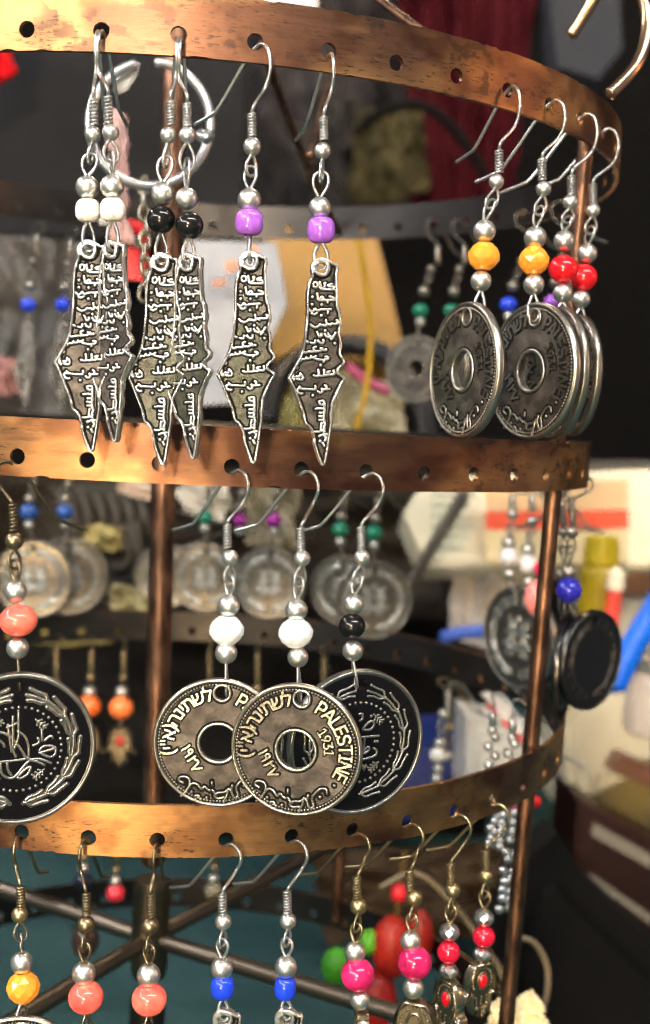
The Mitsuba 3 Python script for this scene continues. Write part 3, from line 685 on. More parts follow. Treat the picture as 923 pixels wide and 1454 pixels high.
def c_ear(label, hole, coil, ball, b2, bead, b3, coin_, ring=0, **k):
    sh, c, rx, ry = bead[2:6]; c2 = bead[6] if len(bead) > 6 else None
    x, y, r, yaw, roll = coin_[:5]
    ey = y - .775 * r
    earring(k.get('name', 'coin_earring'), label, k.get('group', G), hole, [('coil', *coil), ('ball', *ball, *k.get('bm', ())), ('links', ball[0], ball[1] + ball[2] - 2, b2[0], b2[1] - b2[2] + 2, 10, k.get('phi', 40)),
            ('ball', *b2, SILVER), ('bead', bead[0], bead[1], rx, ry, sh, c, c2), ('ball', *b3, SILVER), ('loop', b3[0], b3[1] + b3[2] - 2, k.get('ex', x), ey + 4, k.get('lw', 8), yaw * -1 + k.get('lphi', 90)), (k.get('kind', 'coin'), *coin_)],
            ring=ring, twist=k.get('twist', 0), out=k.get('out', .0035), metal=k.get('metal', SILVER), tail=k.get('tail', 1))
c_ear('turned holed coin earring with an amber faceted bead, seen most edge-on', (723, 123), (709, 214, 246), (705, 258, 11), (688, 328, 16), (687, 364, 'facet', ORANGE, 23, 20), (683, 399, 15), (661, 526, 97, 60, 3), twist=-4, ex=678, lphi=60)
c_ear('holed coin earring with an amber faceted bead, showing its whole face', (783, 142), (770, 226, 256), (772, 268, 11), (760, 337, 16), (758, 370, 'facet', ORANGE, 22, 20), (758, 404, 15), (757, 527, 97, 51, 2), tail=1.2, twist=4, lphi=60)
c_ear('red-beaded coin earring half hidden behind the amber one', (828, 161), (812, 250, 280), (810, 287, 11), (801, 342, 15), (800, 382, 'sphere', RED, 21, 20), (799, 416, 14), (789, 530, 94, 64, 0), tail=1.25, twist=6, ex=797, lphi=60)
c_ear('red-beaded coin earring at the right end, its coin a thin sliver', (858, 182), (842, 262, 292), (842, 299, 10), (834, 360, 14), (829, 394, 'sphere', RED, 19, 19), (825, 425, 13), (815, 533, 86, 67, 0), twist=8, ex=822, lphi=60)
# ---- middle band
G = 'holed coin earrings on the middle band'
c_ear('black medallion earring with a coral bead at the left edge', (20, 655), (19, 716, 754), (20, 768, 13), (22, 840, 16), (26, 881, 'sphere', CORAL, 27, 23, CORAL2), (25, 920, 16), (25, 1062, 110, -4, 0), ring=1, name='medallion_earring', group='black medallion earrings', kind='tughra', metal=BRONZE, twist=-50, ex=28, out=.0045)
c_ear('coin earring with a milky faceted bead, left of the overlapping pair', (330, 666), (323, 745, 778), (327, 792, 12), (325, 860, 16), (322, 895, 'facet', OPAL, 25, 21), (321, 927, 16), (310, 1054, 93, 4, 2), ring=1, twist=45, ex=322, lphi=85, lw=5)
c_ear('coin earring with a milky faceted bead, front coin of the overlapping pair', (428, 668), (427, 750, 782), (429, 793, 12), (421, 866, 16), (420, 899, 'facet', OPAL, 25, 21), (423, 933, 15), (421, 1064, 96, 13, 4, -.006), ring=1, twist=45, ex=426, lphi=85, lw=5, out=.005)
c_ear('black medallion earring with a shiny black bead behind the front coin', (520, 671), (513, 748, 780), (514, 792, 12), (502, 858, 15), (500, 889, 'sphere', BLACK, 19, 18), (501, 924, 15), (505, 1053, 105, -26, 2, .003), ring=1, name='medallion_earring', group='black medallion earrings', kind='medal', twist=42, ex=506, lphi=85, lw=5)
# ---- bottom band
G = 'bead drop earrings on the bottom band'
def b_ear(name, label, hole, coil, ball, b2, bead, tailspec, metal, bm=None, twist=0, **k):
    sh, c, rx, ry = bead[2:6]; c2 = bead[6] if len(bead) > 6 else None
    sp = [('coil', *coil), ('ball', *ball), ('links', ball[0], ball[1] + ball[2] - 2, b2[0], b2[1] - b2[2] + 2, k.get('lw', 9), k.get('phi', 60), k.get('lm', metal))]
    sp += [('bead', b2[0], b2[1], b2[2], b2[2] * .8, 'facet_metal', SILVER)] if k.get('fm') else [('ball', *b2, SILVER)]
    sp += [('bead', bead[0], bead[1], rx, ry, sh, c, c2)] + tailspec
    earring(name, label, k.get('group', G), hole, sp, ring=2, twist=twist, metal=metal, out=k.get('out', .0035))
b_ear('bead_earring', 'bronze-wired earring with an amber faceted bead at lower left', (30, 1184), (30, 1259, 1290), (28, 1299, 12), (31, 1367, 16), (33, 1402, 'facet', ORANGE, 24, 22), [('loop', 32, 1422, 30, 1452, 9, 40, SILVER), ('coin', 30, 1530, 92, 10, 0)], GOLD, phi=10, lm=DULL)
b_ear('bead_earring', 'bronze-wired earring with a round coral bead, left of the coral two', (123, 1190), (123, 1268, 1300), (122, 1313, 13), (119, 1382, 17), (122, 1416, 'sphere', CORAL, 25, 23, CORAL2), [('loop', 123, 1438, 122, 1470, 8, 40), ('coin', 122, 1550, 92, 0, 0)], BRONZE, twist=-8)
b_ear('bead_earring', 'bronze-wired earring with a round coral bead, in front of the central pole', (224, 1196), (215, 1270, 1302), (213, 1315, 13), (211, 1385, 17), (212, 1419, 'sphere', CORAL, 25, 23, CORAL2), [('loop', 211, 1441, 210, 1472, 8, 40), ('coin', 210, 1552, 92, 0, 0)], BRONZE, twist=-8)
b_ear('bead_earring', 'silver earring with a square blue bead, left of the two', (321, 1197), (316, 1267, 1298), (317, 1309, 12), (315, 1375, 16), (316, 1402, 'barrel', BLUE, 17, 16), [('loop', 316, 1417, 318, 1448, 8, 15), ('map', 318, 1446, 1.0, 0, 0)], SILVER, twist=42)
b_ear('bead_earring', 'silver earring with a square blue bead, right of the two', (415, 1192), (408, 1265, 1296), (409, 1308, 12), (406, 1373, 16), (405, 1403, 'barrel', BLUE, 15.5, 16), [('loop', 405, 1417, 408, 1446, 8, 15), ('map', 406, 1445, 1.0, 0, 0)], SILVER, twist=36)
GM = 'pink-beaded hand earrings on the bottom band'
b_ear('hand_earring', 'gold-wired earring with a mottled pink bead over an edge-on pendant', (505, 1182), (507, 1244, 1275), (509, 1287, 12), (504, 1352, 15), (508, 1384, 'sphere', MAG, 24, 23, MAG2), [('ball', 511, 1420, 14, SILVER), ('hand', 512, 1440, 29, 82)], GOLD, twist=25, group=GM)
b_ear('hand_earring', 'gold-wired earring with a mottled pink bead over a grey hand pendant', (580, 1169), (582, 1236, 1264), (588, 1275, 12), (583, 1336, 15), (589, 1367, 'sphere', MAG, 24, 23, MAG2), [('ball', 587, 1403, 15, SILVER), ('hand', 590, 1424, 30, 8, 0, 1)], GOLD, twist=25, group=GM)
b_ear('hand_earring', 'gold-wired hand earring with red stone and small pink bead, turned edgeways', (647, 1156), (640, 1226, 1254), (643, 1264, 11), (638, 1323, 15), (637, 1352, 'sphere', lin((185, 14, 50)), 16, 16), [('bead', 637, 1378, 14, 10, 'facet_metal', SILVER), ('hand', 637, 1393, 27, 50)], GOLD, twist=25, fm=1, group=GM)
b_ear('hand_earring', 'gold-wired hand earring with red stone, farthest right on the bottom band', (701, 1141), (690, 1208, 1234), (690, 1244, 10), (687, 1303, 15), (687, 1330, 'sphere', lin((185, 14, 50)), 16, 15), [('bead', 685, 1354, 14, 10, 'facet_metal', SILVER), ('hand', 685, 1368, 26, -42)], GOLD, twist=25, fm=1, group=GM)
# ------------------------------------------------------------------ the far side of the bands: earrings out of focus
GB = 'blurred earrings on the far side of the bands'
def far_drop(name, label, hole, ys, bead, rgb, end, ring, metal=DULL, extra=None, depth=None, twist=160, x1=None):
    """a chain hanging at hole; ys = coil top, bead; end = pendant tuple"""
    x, y = hole
    x1 = x1 if x1 is not None else bead[0]
    yt, yb = ys
    c1, b1, l1 = yt + (yb - yt) * .30, yt + (yb - yt) * .40, yt + (yb - yt) * .72
    f = lambda yy: x + (x1 - x) * (yy - yt) / max(yb - yt, 1)
    r = bead[2]
    sp = [('coil', f(yt), yt, c1), ('ball', f(b1), b1, 6), ('links', f(b1), b1 + 4, f(l1), l1, 5, 40), ('ball', f(l1 + 6), l1 + 6, 8, metal)]
    sp += [('bead', bead[0], bead[1], r, r * .9, 'sphere', rgb)]
    if len(bead) > 3: sp += [('ball', bead[0], bead[1] + r + 5, 7, SILVER)]
    if end: sp += [('loop', bead[0], bead[1] + r * .9, end[1] if end[0] != 'map' else end[1], end[2] - (.8 * end[3] if end[0] in ('coin', 'medal', 'oldcoin') else 0) + 3, 4, 80), end]
    return earring(name, label, GB, hole, sp, metal=metal, ring=ring, back=True, out=-.004, twist=twist, depth=depth, far=True, tail=.9)
far_drop('map_earring', 'blurred brown map earring with a small blue bead, leftmost on the far side', (52, 316), (335, 425), (40, 433, 11), BLUE, ('map', 38, 462, .40, 30, 0), 0, depth=.47, twist=200)
far_drop('map_earring', 'blurred map earring with a small blue bead, partly behind the white-beaded one', (100, 325), (342, 425), (89, 433, 11), BLUE, ('map', 88, 462, .40, 30, 0), 0, depth=.48, twist=200)
far_drop('coin_earring', 'blurred grey coin earring with a green bead, left of the two in the gap', (622, 312), (350, 430), (597, 441, 11, 1), GREEN, ('coin', 591, 524, 48, 25, 0), 0)
far_drop('coin_earring', 'blurred coin earring with a green bead behind the turned amber-beaded coin', (660, 312), (350, 430), (641, 441, 11, 1), GREEN, ('coin', 638, 524, 46, 55, 0), 0)
far_drop('coin_earring', 'blurred coin earring with a bright blue bead between the amber-beaded coins', (752, 300), (335, 425), (722, 432, 12, 1), BLUE, ('coin', 718, 510, 44, 60, 0), 0)
far_drop('coin_earring', 'blurred coin earring with a small violet bead behind the red beads', (806, 285), (330, 420), (784, 428, 11, 1), PURPLE, ('coin', 780, 505, 42, 60, 0), 0)
# middle band, far side
far_drop('coin_earring', 'blurred embossed coin earring with a blue bead at the left edge, front of the two', (50, 660), (668, 716), (41, 727, 13, 1), lin((30, 70, 140)), ('oldcoin', 48, 822, 56, 10, 0), 1, DULL)
far_drop('coin_earring', 'blurred embossed coin earring with a blue bead, right and behind its twin', (100, 662), (668, 716), (92, 727, 13, 1), lin((30, 70, 140)), ('oldcoin', 97, 818, 56, 0, 0, .004), 1, DULL)
far_drop('coin_earring', 'blurred grey coin earring with a green bead right of the central pole', (300, 670), (676, 722), (291, 734, 11, 1), GREEN, ('oldcoin', 292, 820, 50, 10, 0), 1)
far_drop('coin_earring', 'blurred coin earring with a magenta bead behind the left milky bead', (346, 672), (680, 728), (341, 739, 10, 1), lin((130, 20, 120)), ('oldcoin', 236, 818, 46, 10, 0, .01), 1)
far_drop('coin_earring', 'blurred greenish coin earring with a magenta bead between the milky beads', (396, 672), (680, 728), (389, 739, 11, 1), lin((140, 25, 130)), ('oldcoin', 383, 828, 52, 10, 0), 1)
far_drop('coin_earring', 'blurred coin earring with a green bead left of the black-beaded chain', (492, 674), (690, 742), (483, 752, 12, 1), GREEN, ('oldcoin', 488, 838, 50, 20, 0, .006), 1)
far_drop('coin_earring', 'blurred coin earring with a green bead right of the black-beaded chain', (540, 676), (690, 746), (531, 757, 12, 1), GREEN, ('oldcoin', 530, 852, 56, -10, 0), 1)
# far right of the middle band
for nm, lb, hole, xs, coin_ in (('coin_earring', 'blurred grey coin earring with a silvery pearl, left of two by the upright', (764, 690), (728, 723), (738, 905, 74, 48, 0)),
                                ('coin_earring', 'blurred grey coin earring with a silvery pearl, right of two by the upright', (790, 692), (756, 750), (752, 920, 72, 55, 0, .006))):
    x, xb = xs; o = 10 if xb > 740 else 0
    earring(nm, lb, GB, hole, [('coil', x, 705, 725), ('ball', x, 730 + o, 8), ('links', x, 736 + o, xb, 762 + o, 6, 30), ('ball', xb, 770 + o, 10), ('bead', xb, 791 + o, 13, 13, 'sphere', lin((215, 215, 225))), ('ball', xb, 815 + o, 8), ('loop', xb, 822 + o, coin_[0], coin_[1] - .78 * coin_[2], 5, 50), ('oldcoin', *coin_)], metal=SILVER, depth=.40, out=0, twist=185, far=True)
k = earring('medallion_earring', 'black disc earring with a deep blue bead right of the upright', GB, (826, 676), [('coil', 813, 712, 745), ('ball', 812, 755, 9), ('links', 812, 762, 808, 800, 8, 30), ('ball', 808, 812, 11), ('bead', 808, 838, 18, 18, 'sphere', lin((35, 35, 160))), ('loop', 808, 854, 826, 880, 6, 50), ('disc', 838, 937, 72, -56, 0)], metal=DULL, depth=.36, out=0, twist=20, far=True)
k = earring('medallion_earring', 'black disc earring seen edge-on behind the upright', GB, (815, 684), [('coil', 800, 715, 745), ('ball', 800, 755, 8), ('links', 800, 762, 800, 800, 8, 30), ('ball', 798, 815, 10), ('loop', 798, 824, 798, 872, 6, 50), ('disc', 800, 945, 76, -82, 0)], metal=DULL, depth=.365, out=0, twist=10, far=True)
k = earring('bead_earring', 'pink and rose bead earring half hidden by the right upright', GB, (800, 690), [('coil', 782, 712, 735), ('ball', 780, 742, 8), ('links', 780, 750, 774, 780, 6, 30), ('bead', 772, 808, 14, 13, 'sphere', lin((205, 40, 80))), ('bead', 762, 848, 17, 26, 'sphere', lin((220, 130, 130))), ('ball', 766, 880, 8)], metal=SILVER, depth=.385, out=0, twist=190, far=True)
# bottom band, far side
for i, (lb, x, c, yb) in enumerate((('blurred orange bead earring behind the black medallion edge', 132, lin((225, 105, 45)), 1003), ('blurred orange bead earring between the medallion and the pole', 178, lin((235, 120, 60)), 1005))):
    earring('bead_earring', lb, GB, (x, 905), [('coil', x - 2, 925, 955), ('ball', x - 3, 962, 6), ('ball', x - 5, 982, 9, SILVER), ('bead', x - 6, yb, 17, 16, 'sphere', c), ('loop', x - 6, yb + 14, x - 7, yb + 34, 5, 80), ('hand', x - 7, yb + 30, 18, 10)], metal=GOLD, ring=2, back=True, out=-.004, twist=170, far=True)
for lb, x, y in (('blurred brass ear wire and coil at the far side left of the pole', 82, 900), ('blurred brass ear wire right of the pole at the far side', 300, 905), ('blurred brass ear wire behind the left milky bead', 368, 908), ('blurred brass ear wire behind the silver beads in the middle', 462, 915), ('bright brass ear wire tail right of the black medallion', 640, 962)):
    earring('bead_earring', lb, GB, (x, y), [('coil', x - 2, y + 20, y + 62), ('ball', x - 3, y + 70, 7), ('links', x - 3, y + 76, x - 5, y + 104, 5, 40), ('ball', x - 5, y + 112, 8, SILVER)], metal=GOLD, ring=2, back=True, out=-.004, twist=150 if x > 500 else 190, far=True)
earring('bead_earring', 'blurred silver drop earring right of the black medallion', GB, (655, 968), [('coil', 636, 985, 1008), ('ball', 630, 1014, 8), ('links', 629, 1020, 625, 1048, 7, 30), ('ball', 625, 1056, 9), ('bead', 622, 1072, 12, 11, 'sphere', lin((235, 235, 235))), ('ball', 622, 1092, 8), ('ball', 620, 1106, 8)], metal=SILVER, ring=2, back=True, out=-.004, twist=160, far=True)
for i, (x, y) in enumerate(((720, 985), (748, 995), (768, 1008))):
    earring('bead_earring', ('thin ear wire with clear beads, left of three inside the lowest visible band', 'thin ear wire with clear beads, middle of three inside the band', 'thin ear wire with clear beads nearest the right upright')[i], GB, (x, y), [('coil', x - 20, y + 28, y + 45), ('ball', x - 21, y + 52, 7)] + [('ball', x - 21 + (-5 if q % 2 else 4), y + 62 + q * 13, 7) for q in range(5)], metal=SILVER, depth=.37, out=0, twist=150, far=True)
# glittering strass drops under the bottom band
for i, (x0, y0, x1, y1, lb) in enumerate(((712, 1150, 700, 1200, 'glittering cluster of clear stones on the near strass earring'), (738, 1140, 716, 1290, 'long glittering strass strip earring hanging beside the upright'))):
    k = thing('strass_earring', lb, 'earring', GB)
    n = 7 if i == 0 else 12
    part(k, 'ear_wire', vply(px_tube([(x0 + 18, 1118, .35), (x0 + 8, 1128, .352), (x0 + 2, y0, .355)], .0004, 6), 'metal_bright', SILVER))
    rr = random.Random(40 + i)
    for q in range(n):
        t = q / (n - 1)
        for s in (-1, 1):
            m = trimesh.creation.icosphere(1, .0014)
            part(k, 'stone', vply(m, 'metal_bright', (.8, .8, .82), False), shift(at(x0 + (x1 - x0) * t + s * 7 + rr.uniform(-3, 3), y0 + (y1 - y0) * t + rr.uniform(-3, 3), .356)))
    part(k, 'red_stone', vply(trimesh.creation.icosphere(2, .0018), 'glossy', RED), shift(at(x0 + 22, y0 - 2, .36)))
# dangling tiny drops low on the far side
for x, y, c, lb in ((118, 1250, lin((15, 20, 40)), 'tiny blurred dark blue bead drop under the band'), (164, 1268, lin((200, 45, 65)), 'tiny blurred pink bead drop left of the central pole'), (303, 1265, lin((120, 115, 95)), 'tiny blurred grey bead drop right of the central pole')):
    earring('bead_earring', lb, GB, (x + 6, y - 70), [('coil', x + 3, y - 60, y - 40), ('ball', x + 1, y - 33, 6), ('ball', x, y - 17, 8, SILVER), ('bead', x, y, 13, 12, 'sphere', c)], metal=GOLD, depth=.47, out=0, twist=190, far=True)
earring('bead_earring', 'blurred dark oval drop behind the left coral bead', GB, (126, 1280), [('coil', 124, 1286, 1300), ('ball', 123, 1306, 6), ('bead', 121, 1335, 20, 26, 'sphere', lin((45, 32, 28)))], metal=BRONZE, depth=.45, out=0, twist=190, far=True)

# ------------------------------------------------------------------ clutter of the stall behind
def prism(name, label, ct, pts, depth, thick, rgb, bsdf='satin_plastic', bevel=.002, holder=None, var=.12, lean=0.0, rgb2=None, freq=30):
    P = np.array(pts, float); c = P.mean(0)
    loc = (P - c) * [1, -1] * depth / FPX
    pol_ = sg.Polygon(loc).buffer(0)
    b = min(bevel, thick * .4)
    try:
        inner = pol_.buffer(-b)
        ms = [extrude(pol_, b, thick)]
        if not inner.is_empty: ms.append(extrude(inner, 0, b * 1.01))
    except Exception:
        ms = [extrude(pol_, 0, thick)]
    m = cat(ms)
    m = m.subdivide_to_size(max(.012, pol_.length / 60), max_iter=6)
    M = frame_px(c[0], c[1], depth)
    if lean:
        a = math.radians(lean); R = np.eye(4); R[1:3, 1:3] = [[math.cos(a), -math.sin(a)], [math.sin(a), math.cos(a)]]
        M = M @ R
    sh = vply(m, bsdf, rgb, 30, var, freq, rgb2)
    if holder: return part(holder, name, sh, M)
    k = thing(name, label, ct)
    put(k, sh, M)
    return k
def drape(name, label, ct, corners, depth, amp, rgb, bsdf='cloth', n=40, freq=14, seed=0, var=.2, folds=0, rgb2=None, thick=.004, cells=None):
    """soft cloth over four pixel corners (top left, top right, bottom right, bottom left), both faces"""
    c = np.array(corners, float)
    u, v = np.meshgrid(np.linspace(0, 1, n), np.linspace(0, 1, n), indexing='ij')
    px = (c[0] * ((1 - u) * (1 - v))[..., None] + c[1] * (u * (1 - v))[..., None] + c[2] * (u * v)[..., None] + c[3] * ((1 - u) * v)[..., None])
    e = nfbm(np.stack([u * 5, v * 5, u * 0 + seed], -1), 3, seed) - .5
    px = px + (e * 24)[..., None] * [1, .6]
    d = depth + amp * (nfbm(np.stack([u * freq * .3, v * freq * .18, u * 0 + seed], -1), 3, seed) - .5) * 2 + folds * np.sin(u * freq * 1.7 + 2.5 * e * 2)
    A = np.array([[at(px[i, j, 0], px[i, j, 1], d[i, j]) for j in range(n)] for i in range(n)]).reshape(-1, 3)
    B = A + FWD * thick
    q = np.arange(n * n).reshape(n, n)
    f1 = np.concatenate([np.stack([q[:-1, :-1], q[1:, 1:], q[1:, :-1]], -1).reshape(-1, 3), np.stack([q[:-1, :-1], q[:-1, 1:], q[1:, 1:]], -1).reshape(-1, 3)])
    edge = np.concatenate([q[:, 0], q[-1, 1:], q[::-1, -1][1:], q[0, ::-1][1:-1]])
    nx = np.roll(edge, -1)
    side = np.concatenate([np.stack([edge, nx, nx + n * n], -1), np.stack([edge, nx + n * n, edge + n * n], -1)])
    m = trimesh.Trimesh(np.vstack([A, B]), np.concatenate([f1, f1[:, ::-1] + n * n, side]), process=False)
    k = thing(name, label, ct)
    put(k, vply(m, bsdf, rgb, True, var, 40, rgb2, seed))
    return k
# upper left: dark box, red cloth
prism('storage_box', 'large dark grey box in the shade behind the upper left earrings', 'box', [(-120, 60), (350, 70), (342, 345), (-120, 330)], .78, .25, lin((40, 40, 42)), 'cloth', var=.35, freq=9)
drape('red_cloth', 'bright red cloth at the left edge under the top band', 'cloth', [(-80, -10), (26, -10), (20, 100), (-80, 170)], .70, .01, lin((190, 12, 22)), seed=3)
drape('dark_red_cloth', 'dark crimson cloth hanging in folds behind the top band', 'cloth', [(560, -90), (770, -90), (730, 300), (590, 330)], 1.15, .02, lin((60, 7, 17)), folds=.012, seed=5)
drape('black_cloth', 'black cloth hanging beside the crimson cloth', 'cloth', [(330, 40), (575, -60), (610, 330), (330, 330)], 1.2, .03, lin((34, 31, 33)), folds=.01, seed=6, rgb2=lin((62, 58, 60)))
prism('printed_paper', 'white paper with red print above the top band', 'paper', [(330, -30), (455, -40), (450, 22), (336, 15)], .62, .002, lin((225, 215, 210)), rgb2=lin((190, 60, 60)), freq=60)
drape('khaki_pouch', 'crumpled khaki pouch in front of the crimson cloth', 'pouch', [(505, 158), (600, 150), (612, 275), (500, 290)], 1.05, .03, lin((66, 60, 38)), seed=8, var=.2)
drape('grey_pouch', 'grey fabric bundle left of the khaki pouch', 'pouch', [(400, 180), (510, 130), (505, 300), (440, 310)], 1.08, .03, lin((52, 49, 48)), seed=9, var=.4)
k = thing('strap_arch', 'thin black strap curving over the khaki pouch', 'strap')
put(k, vply(px_tube([(505, 190, .95), (540, 160, .95), (600, 150, .95), (650, 190, .95), (690, 250, .95)], .004), 'cloth', lin((8, 8, 8))))
prism('grey_case', 'blue-grey case behind the right hook wire', 'case', [(775, -60), (878, -60), (884, 70), (850, 112), (792, 95)], 1.1, .08, lin((60, 62, 70)), 'cloth', bevel=.001, var=.2, freq=8)
# left centre
drape('grey_bag', 'grey plastic bag behind the blue-beaded map earrings', 'bag', [(-60, 330), (130, 345), (120, 600), (-60, 620)], .66, .02, lin((70, 67, 64)), seed=11, var=.5, bsdf='satin_plastic')
drape('pink_tissue', 'pale pink tissue at the left edge above the middle band', 'tissue', [(-40, 500), (30, 512), (34, 560), (-40, 560)], .60, .01, lin((150, 110, 106)), seed=12)
k = thing('hoop_earring', 'large silver hoop hanging behind the left map earrings', 'hoop')
cx_, cy_, dp = 213, 176, .335
hp = [at(cx_ + 86 * math.sin(a), cy_ - 88 * math.cos(a), dp + .006 * math.sin(a)) for a in np.linspace(.1, 2 * math.pi - .25, 90)]
hoop = tube(hp, .0013, 12)
part(k, 'hoop', vply(hoop, 'metal_satin', (.92, .92, .95)))
part(k, 'clasp', vply(px_tube([(283, 190, .335), (292, 196, .334), (300, 188, .334)], .0016), 'metal_bright', (.8, .8, .8)))
prism('hair_clip', 'silver leaf-shaped clip hanging inside the large hoop', 'clip', [(158, 128), (170, 98), (188, 84), (198, 88), (196, 104), (182, 126), (166, 134)], .335, .0015, (.62, .62, .63), 'metal_bright', .0005)
drape('pink_ribbon', 'dull pink satin ribbon hanging behind the white-beaded pair', 'ribbon', [(150, 150), (172, 158), (186, 345), (160, 345)], .36, .002, lin((170, 140, 140)), n=16, seed=13)
k = thing('metal_chain', 'string of pale gold chain links hanging beside the pole', 'chain')
for i in range(9):
    p0 = at(205 + RNG.uniform(-4, 4), 250 + i * 19, .352)
    p1 = at(205 + RNG.uniform(-4, 4), 250 + i * 19 + 26, .352)
    part(k, 'link', vply(loop_mesh(p0, p1, .0014, 90 * (i % 2) + 20, wire=.0006, coarse=True), 'metal_bright', (.72, .64, .48)))
prism('striped_tag', 'small red, green and white tag behind the black-beaded pair', 'tag', [(160, 305), (212, 315), (208, 400), (166, 395)], .40, .002, lin((205, 20, 30)))
prism('green_tag', 'small green felt piece over the red tag', 'tag', [(158, 312), (196, 335), (198, 352), (162, 338)], .392, .002, lin((40, 90, 60)))
prism('white_tag', 'small white felt piece above the red tag', 'tag', [(130, 290), (176, 296), (180, 322), (140, 318)], .388, .002, lin((205, 205, 200)))
# centre
prism('printed_paper', 'white paper sheet with orange print behind the black-beaded pair', 'paper', [(262, 335), (392, 340), (408, 430), (344, 575), (256, 580)], .62, .002, lin((166, 166, 170)), rgb2=lin((156, 157, 162)), freq=40, lean=-8)
pp = 'printed_paper_001'
for pts in ([(352, 350), (366, 346), (368, 360), (354, 364)], [(318, 372), (338, 368), (340, 384), (322, 388)], [(300, 398), (322, 394), (322, 404), (302, 408)]):
    prism('printed_mark', '', '', pts, .606, .001, lin((214, 150, 118)), bevel=.0002, holder=pp)
prism('yellow_box', 'ochre yellow cardboard box behind the purple-beaded earrings', 'box', [(376, 318), (534, 322), (572, 488), (540, 512), (385, 512)], .70, .12, lin((160, 118, 46)), var=.12, lean=-6)
k = thing('bracelet', 'black rigid bracelet ring lying behind the rightmost map earring', 'bracelet')
put(k, vply(px_tube([(380, 600, .58), (395, 540, .60), (440, 500, .63), (510, 490, .64), (560, 515, .63), (600, 570, .60), (610, 640, .58)], .0055, 12), 'satin_plastic', lin((16, 15, 17))))
drape('white_tissue', 'crumpled white tissue inside the black bracelet', 'tissue', [(470, 520), (560, 545), (580, 640), (450, 640)], .66, .02, lin((205, 200, 182)), seed=15, var=.35, rgb2=lin((120, 110, 60)))
drape('cream_tissue', 'cream tissue behind the map earring tips', 'tissue', [(395, 560), (455, 545), (450, 640), (390, 640)], .66, .02, lin((190, 184, 130)), seed=16, var=.4)
k = thing('pink_strip', 'hot pink plastic strip crossing the black bracelet', 'strip')
put(k, vply(px_tube([(495, 520, .57), (520, 540, .57), (550, 556, .57)], .0026), 'satin_plastic', lin((150, 58, 96))))
k = thing('yellow_ribbon', 'narrow yellow ribbon hanging down in front of the ochre box', 'ribbon')
put(k, vply(px_tube([(500, 300, .56), (516, 380, .56), (526, 460, .56), (522, 540, .56), (506, 610, .56)], .0014), 'cloth', lin((165, 130, 36))))
# right
prism('grey_shelf', 'grey shelf edge at the right behind the middle band', 'shelf', [(800, 655), (1010, 655), (1010, 690), (800, 690)], .95, .15, lin((104, 98, 90)), var=.1)
bx = prism('card_packet', 'cream printed card packet with an orange-red stripe behind the right upright', 'packet', [(572, 728), (606, 676), (925, 664), (1000, 668), (1000, 806), (604, 806)], .66, .05, lin((232, 224, 196)), var=.06, lean=-10)
prism('stripe', '', '', [(690, 726), (892, 724), (893, 750), (690, 752)], .640, .001, lin((235, 92, 60)), holder=bx, bevel=.0002, var=.05)
prism('panel', '', '', [(690, 686), (892, 680), (892, 722), (690, 724)], .641, .001, lin((228, 190, 142)), holder=bx, bevel=.0002)
prism('panel', '', '', [(690, 754), (892, 752), (892, 800), (690, 800)], .641, .001, lin((226, 206, 160)), holder=bx, bevel=.0002)
for q in range(6):
    prism('printed_line', '', '', [(612, 700 + q * 15), (676 - (q % 3) * 9, 699 + q * 15), (676 - (q % 3) * 9, 705 + q * 15), (612, 706 + q * 15)], .6405, .0006, lin((176, 182, 160)), holder=bx, bevel=.0001)
prism('brown_box', 'brown cardboard box edge under the cream packet at the right', 'box', [(860, 796), (1010, 796), (1010, 845), (860, 845)], .68, .05, lin((120, 84, 62)))
k = thing('yellow_bottle', 'mustard yellow bottle standing behind the blue-beaded earring', 'bottle')
bt = at(846, 905, .60); bt0 = at(846, 765, .60)
Lb = bt0[2] - bt[2]
part(k, 'body', vply(lathe([(.009, 0), (.0098, .002), (.0098, Lb * .62), (.0085, Lb * .72), (.0066, Lb * .76)], 24), 'satin_plastic', lin((158, 136, 18)), 35), shift(bt))
part(k, 'cap', vply(lathe([(.0082, 0), (.0086, .001), (.0078, Lb * .26), (.006, Lb * .28)], 24), 'satin_plastic', lin((170, 148, 24)), 35), shift(bt + [0, 0, Lb * .76]))
k = thing('marker_pen', 'red marker with a cream cap right of the yellow bottle', 'pen')
part(k, 'barrel', vply(px_tube([(864, 935, .58), (868, 880, .58), (873, 838, .58)], .0036, 14), 'satin_plastic', lin((214, 66, 54))))
part(k, 'cap', vply(px_tube([(873, 838, .58), (876, 812, .58)], .0042, 14), 'satin_plastic', lin((228, 220, 196))))
k = thing('blue_tube', 'bright blue plastic tube leaning at the right edge', 'tube')
put(k, vply(px_tube([(872, 975, .56), (900, 915, .56), (945, 840, .56)], .0056, 18), 'satin_plastic', lin((12, 100, 225))))
drape('white_bag', 'white plastic bag behind the grey coin pair', 'bag', [(640, 775), (760, 780), (735, 935), (640, 905)], .70, .02, lin((214, 208, 202)), seed=21, var=.25)
prism('white_carton', 'off-white carton wall behind the marker at the right', 'carton', [(835, 800), (1010, 800), (1010, 990), (835, 990)], .72, .05, lin((224, 220, 210)), var=.08)
prism('cream_tub', 'cream plastic tub under the blue tube', 'tub', [(800, 960), (940, 968), (925, 1105), (806, 1165)], .64, .08, lin((222, 214, 188)), bevel=.006, var=.06)
k = thing('glass_jar', 'pale glass jar at the right edge below the blue tube', 'jar')
jb = at(925, 1040, .60)
part(k, 'body', vply(lathe([(.012, 0), (.014, .003), (.014, .022), (.010, .030)], 24), 'glossy', lin((190, 180, 172)), 35), shift(jb))
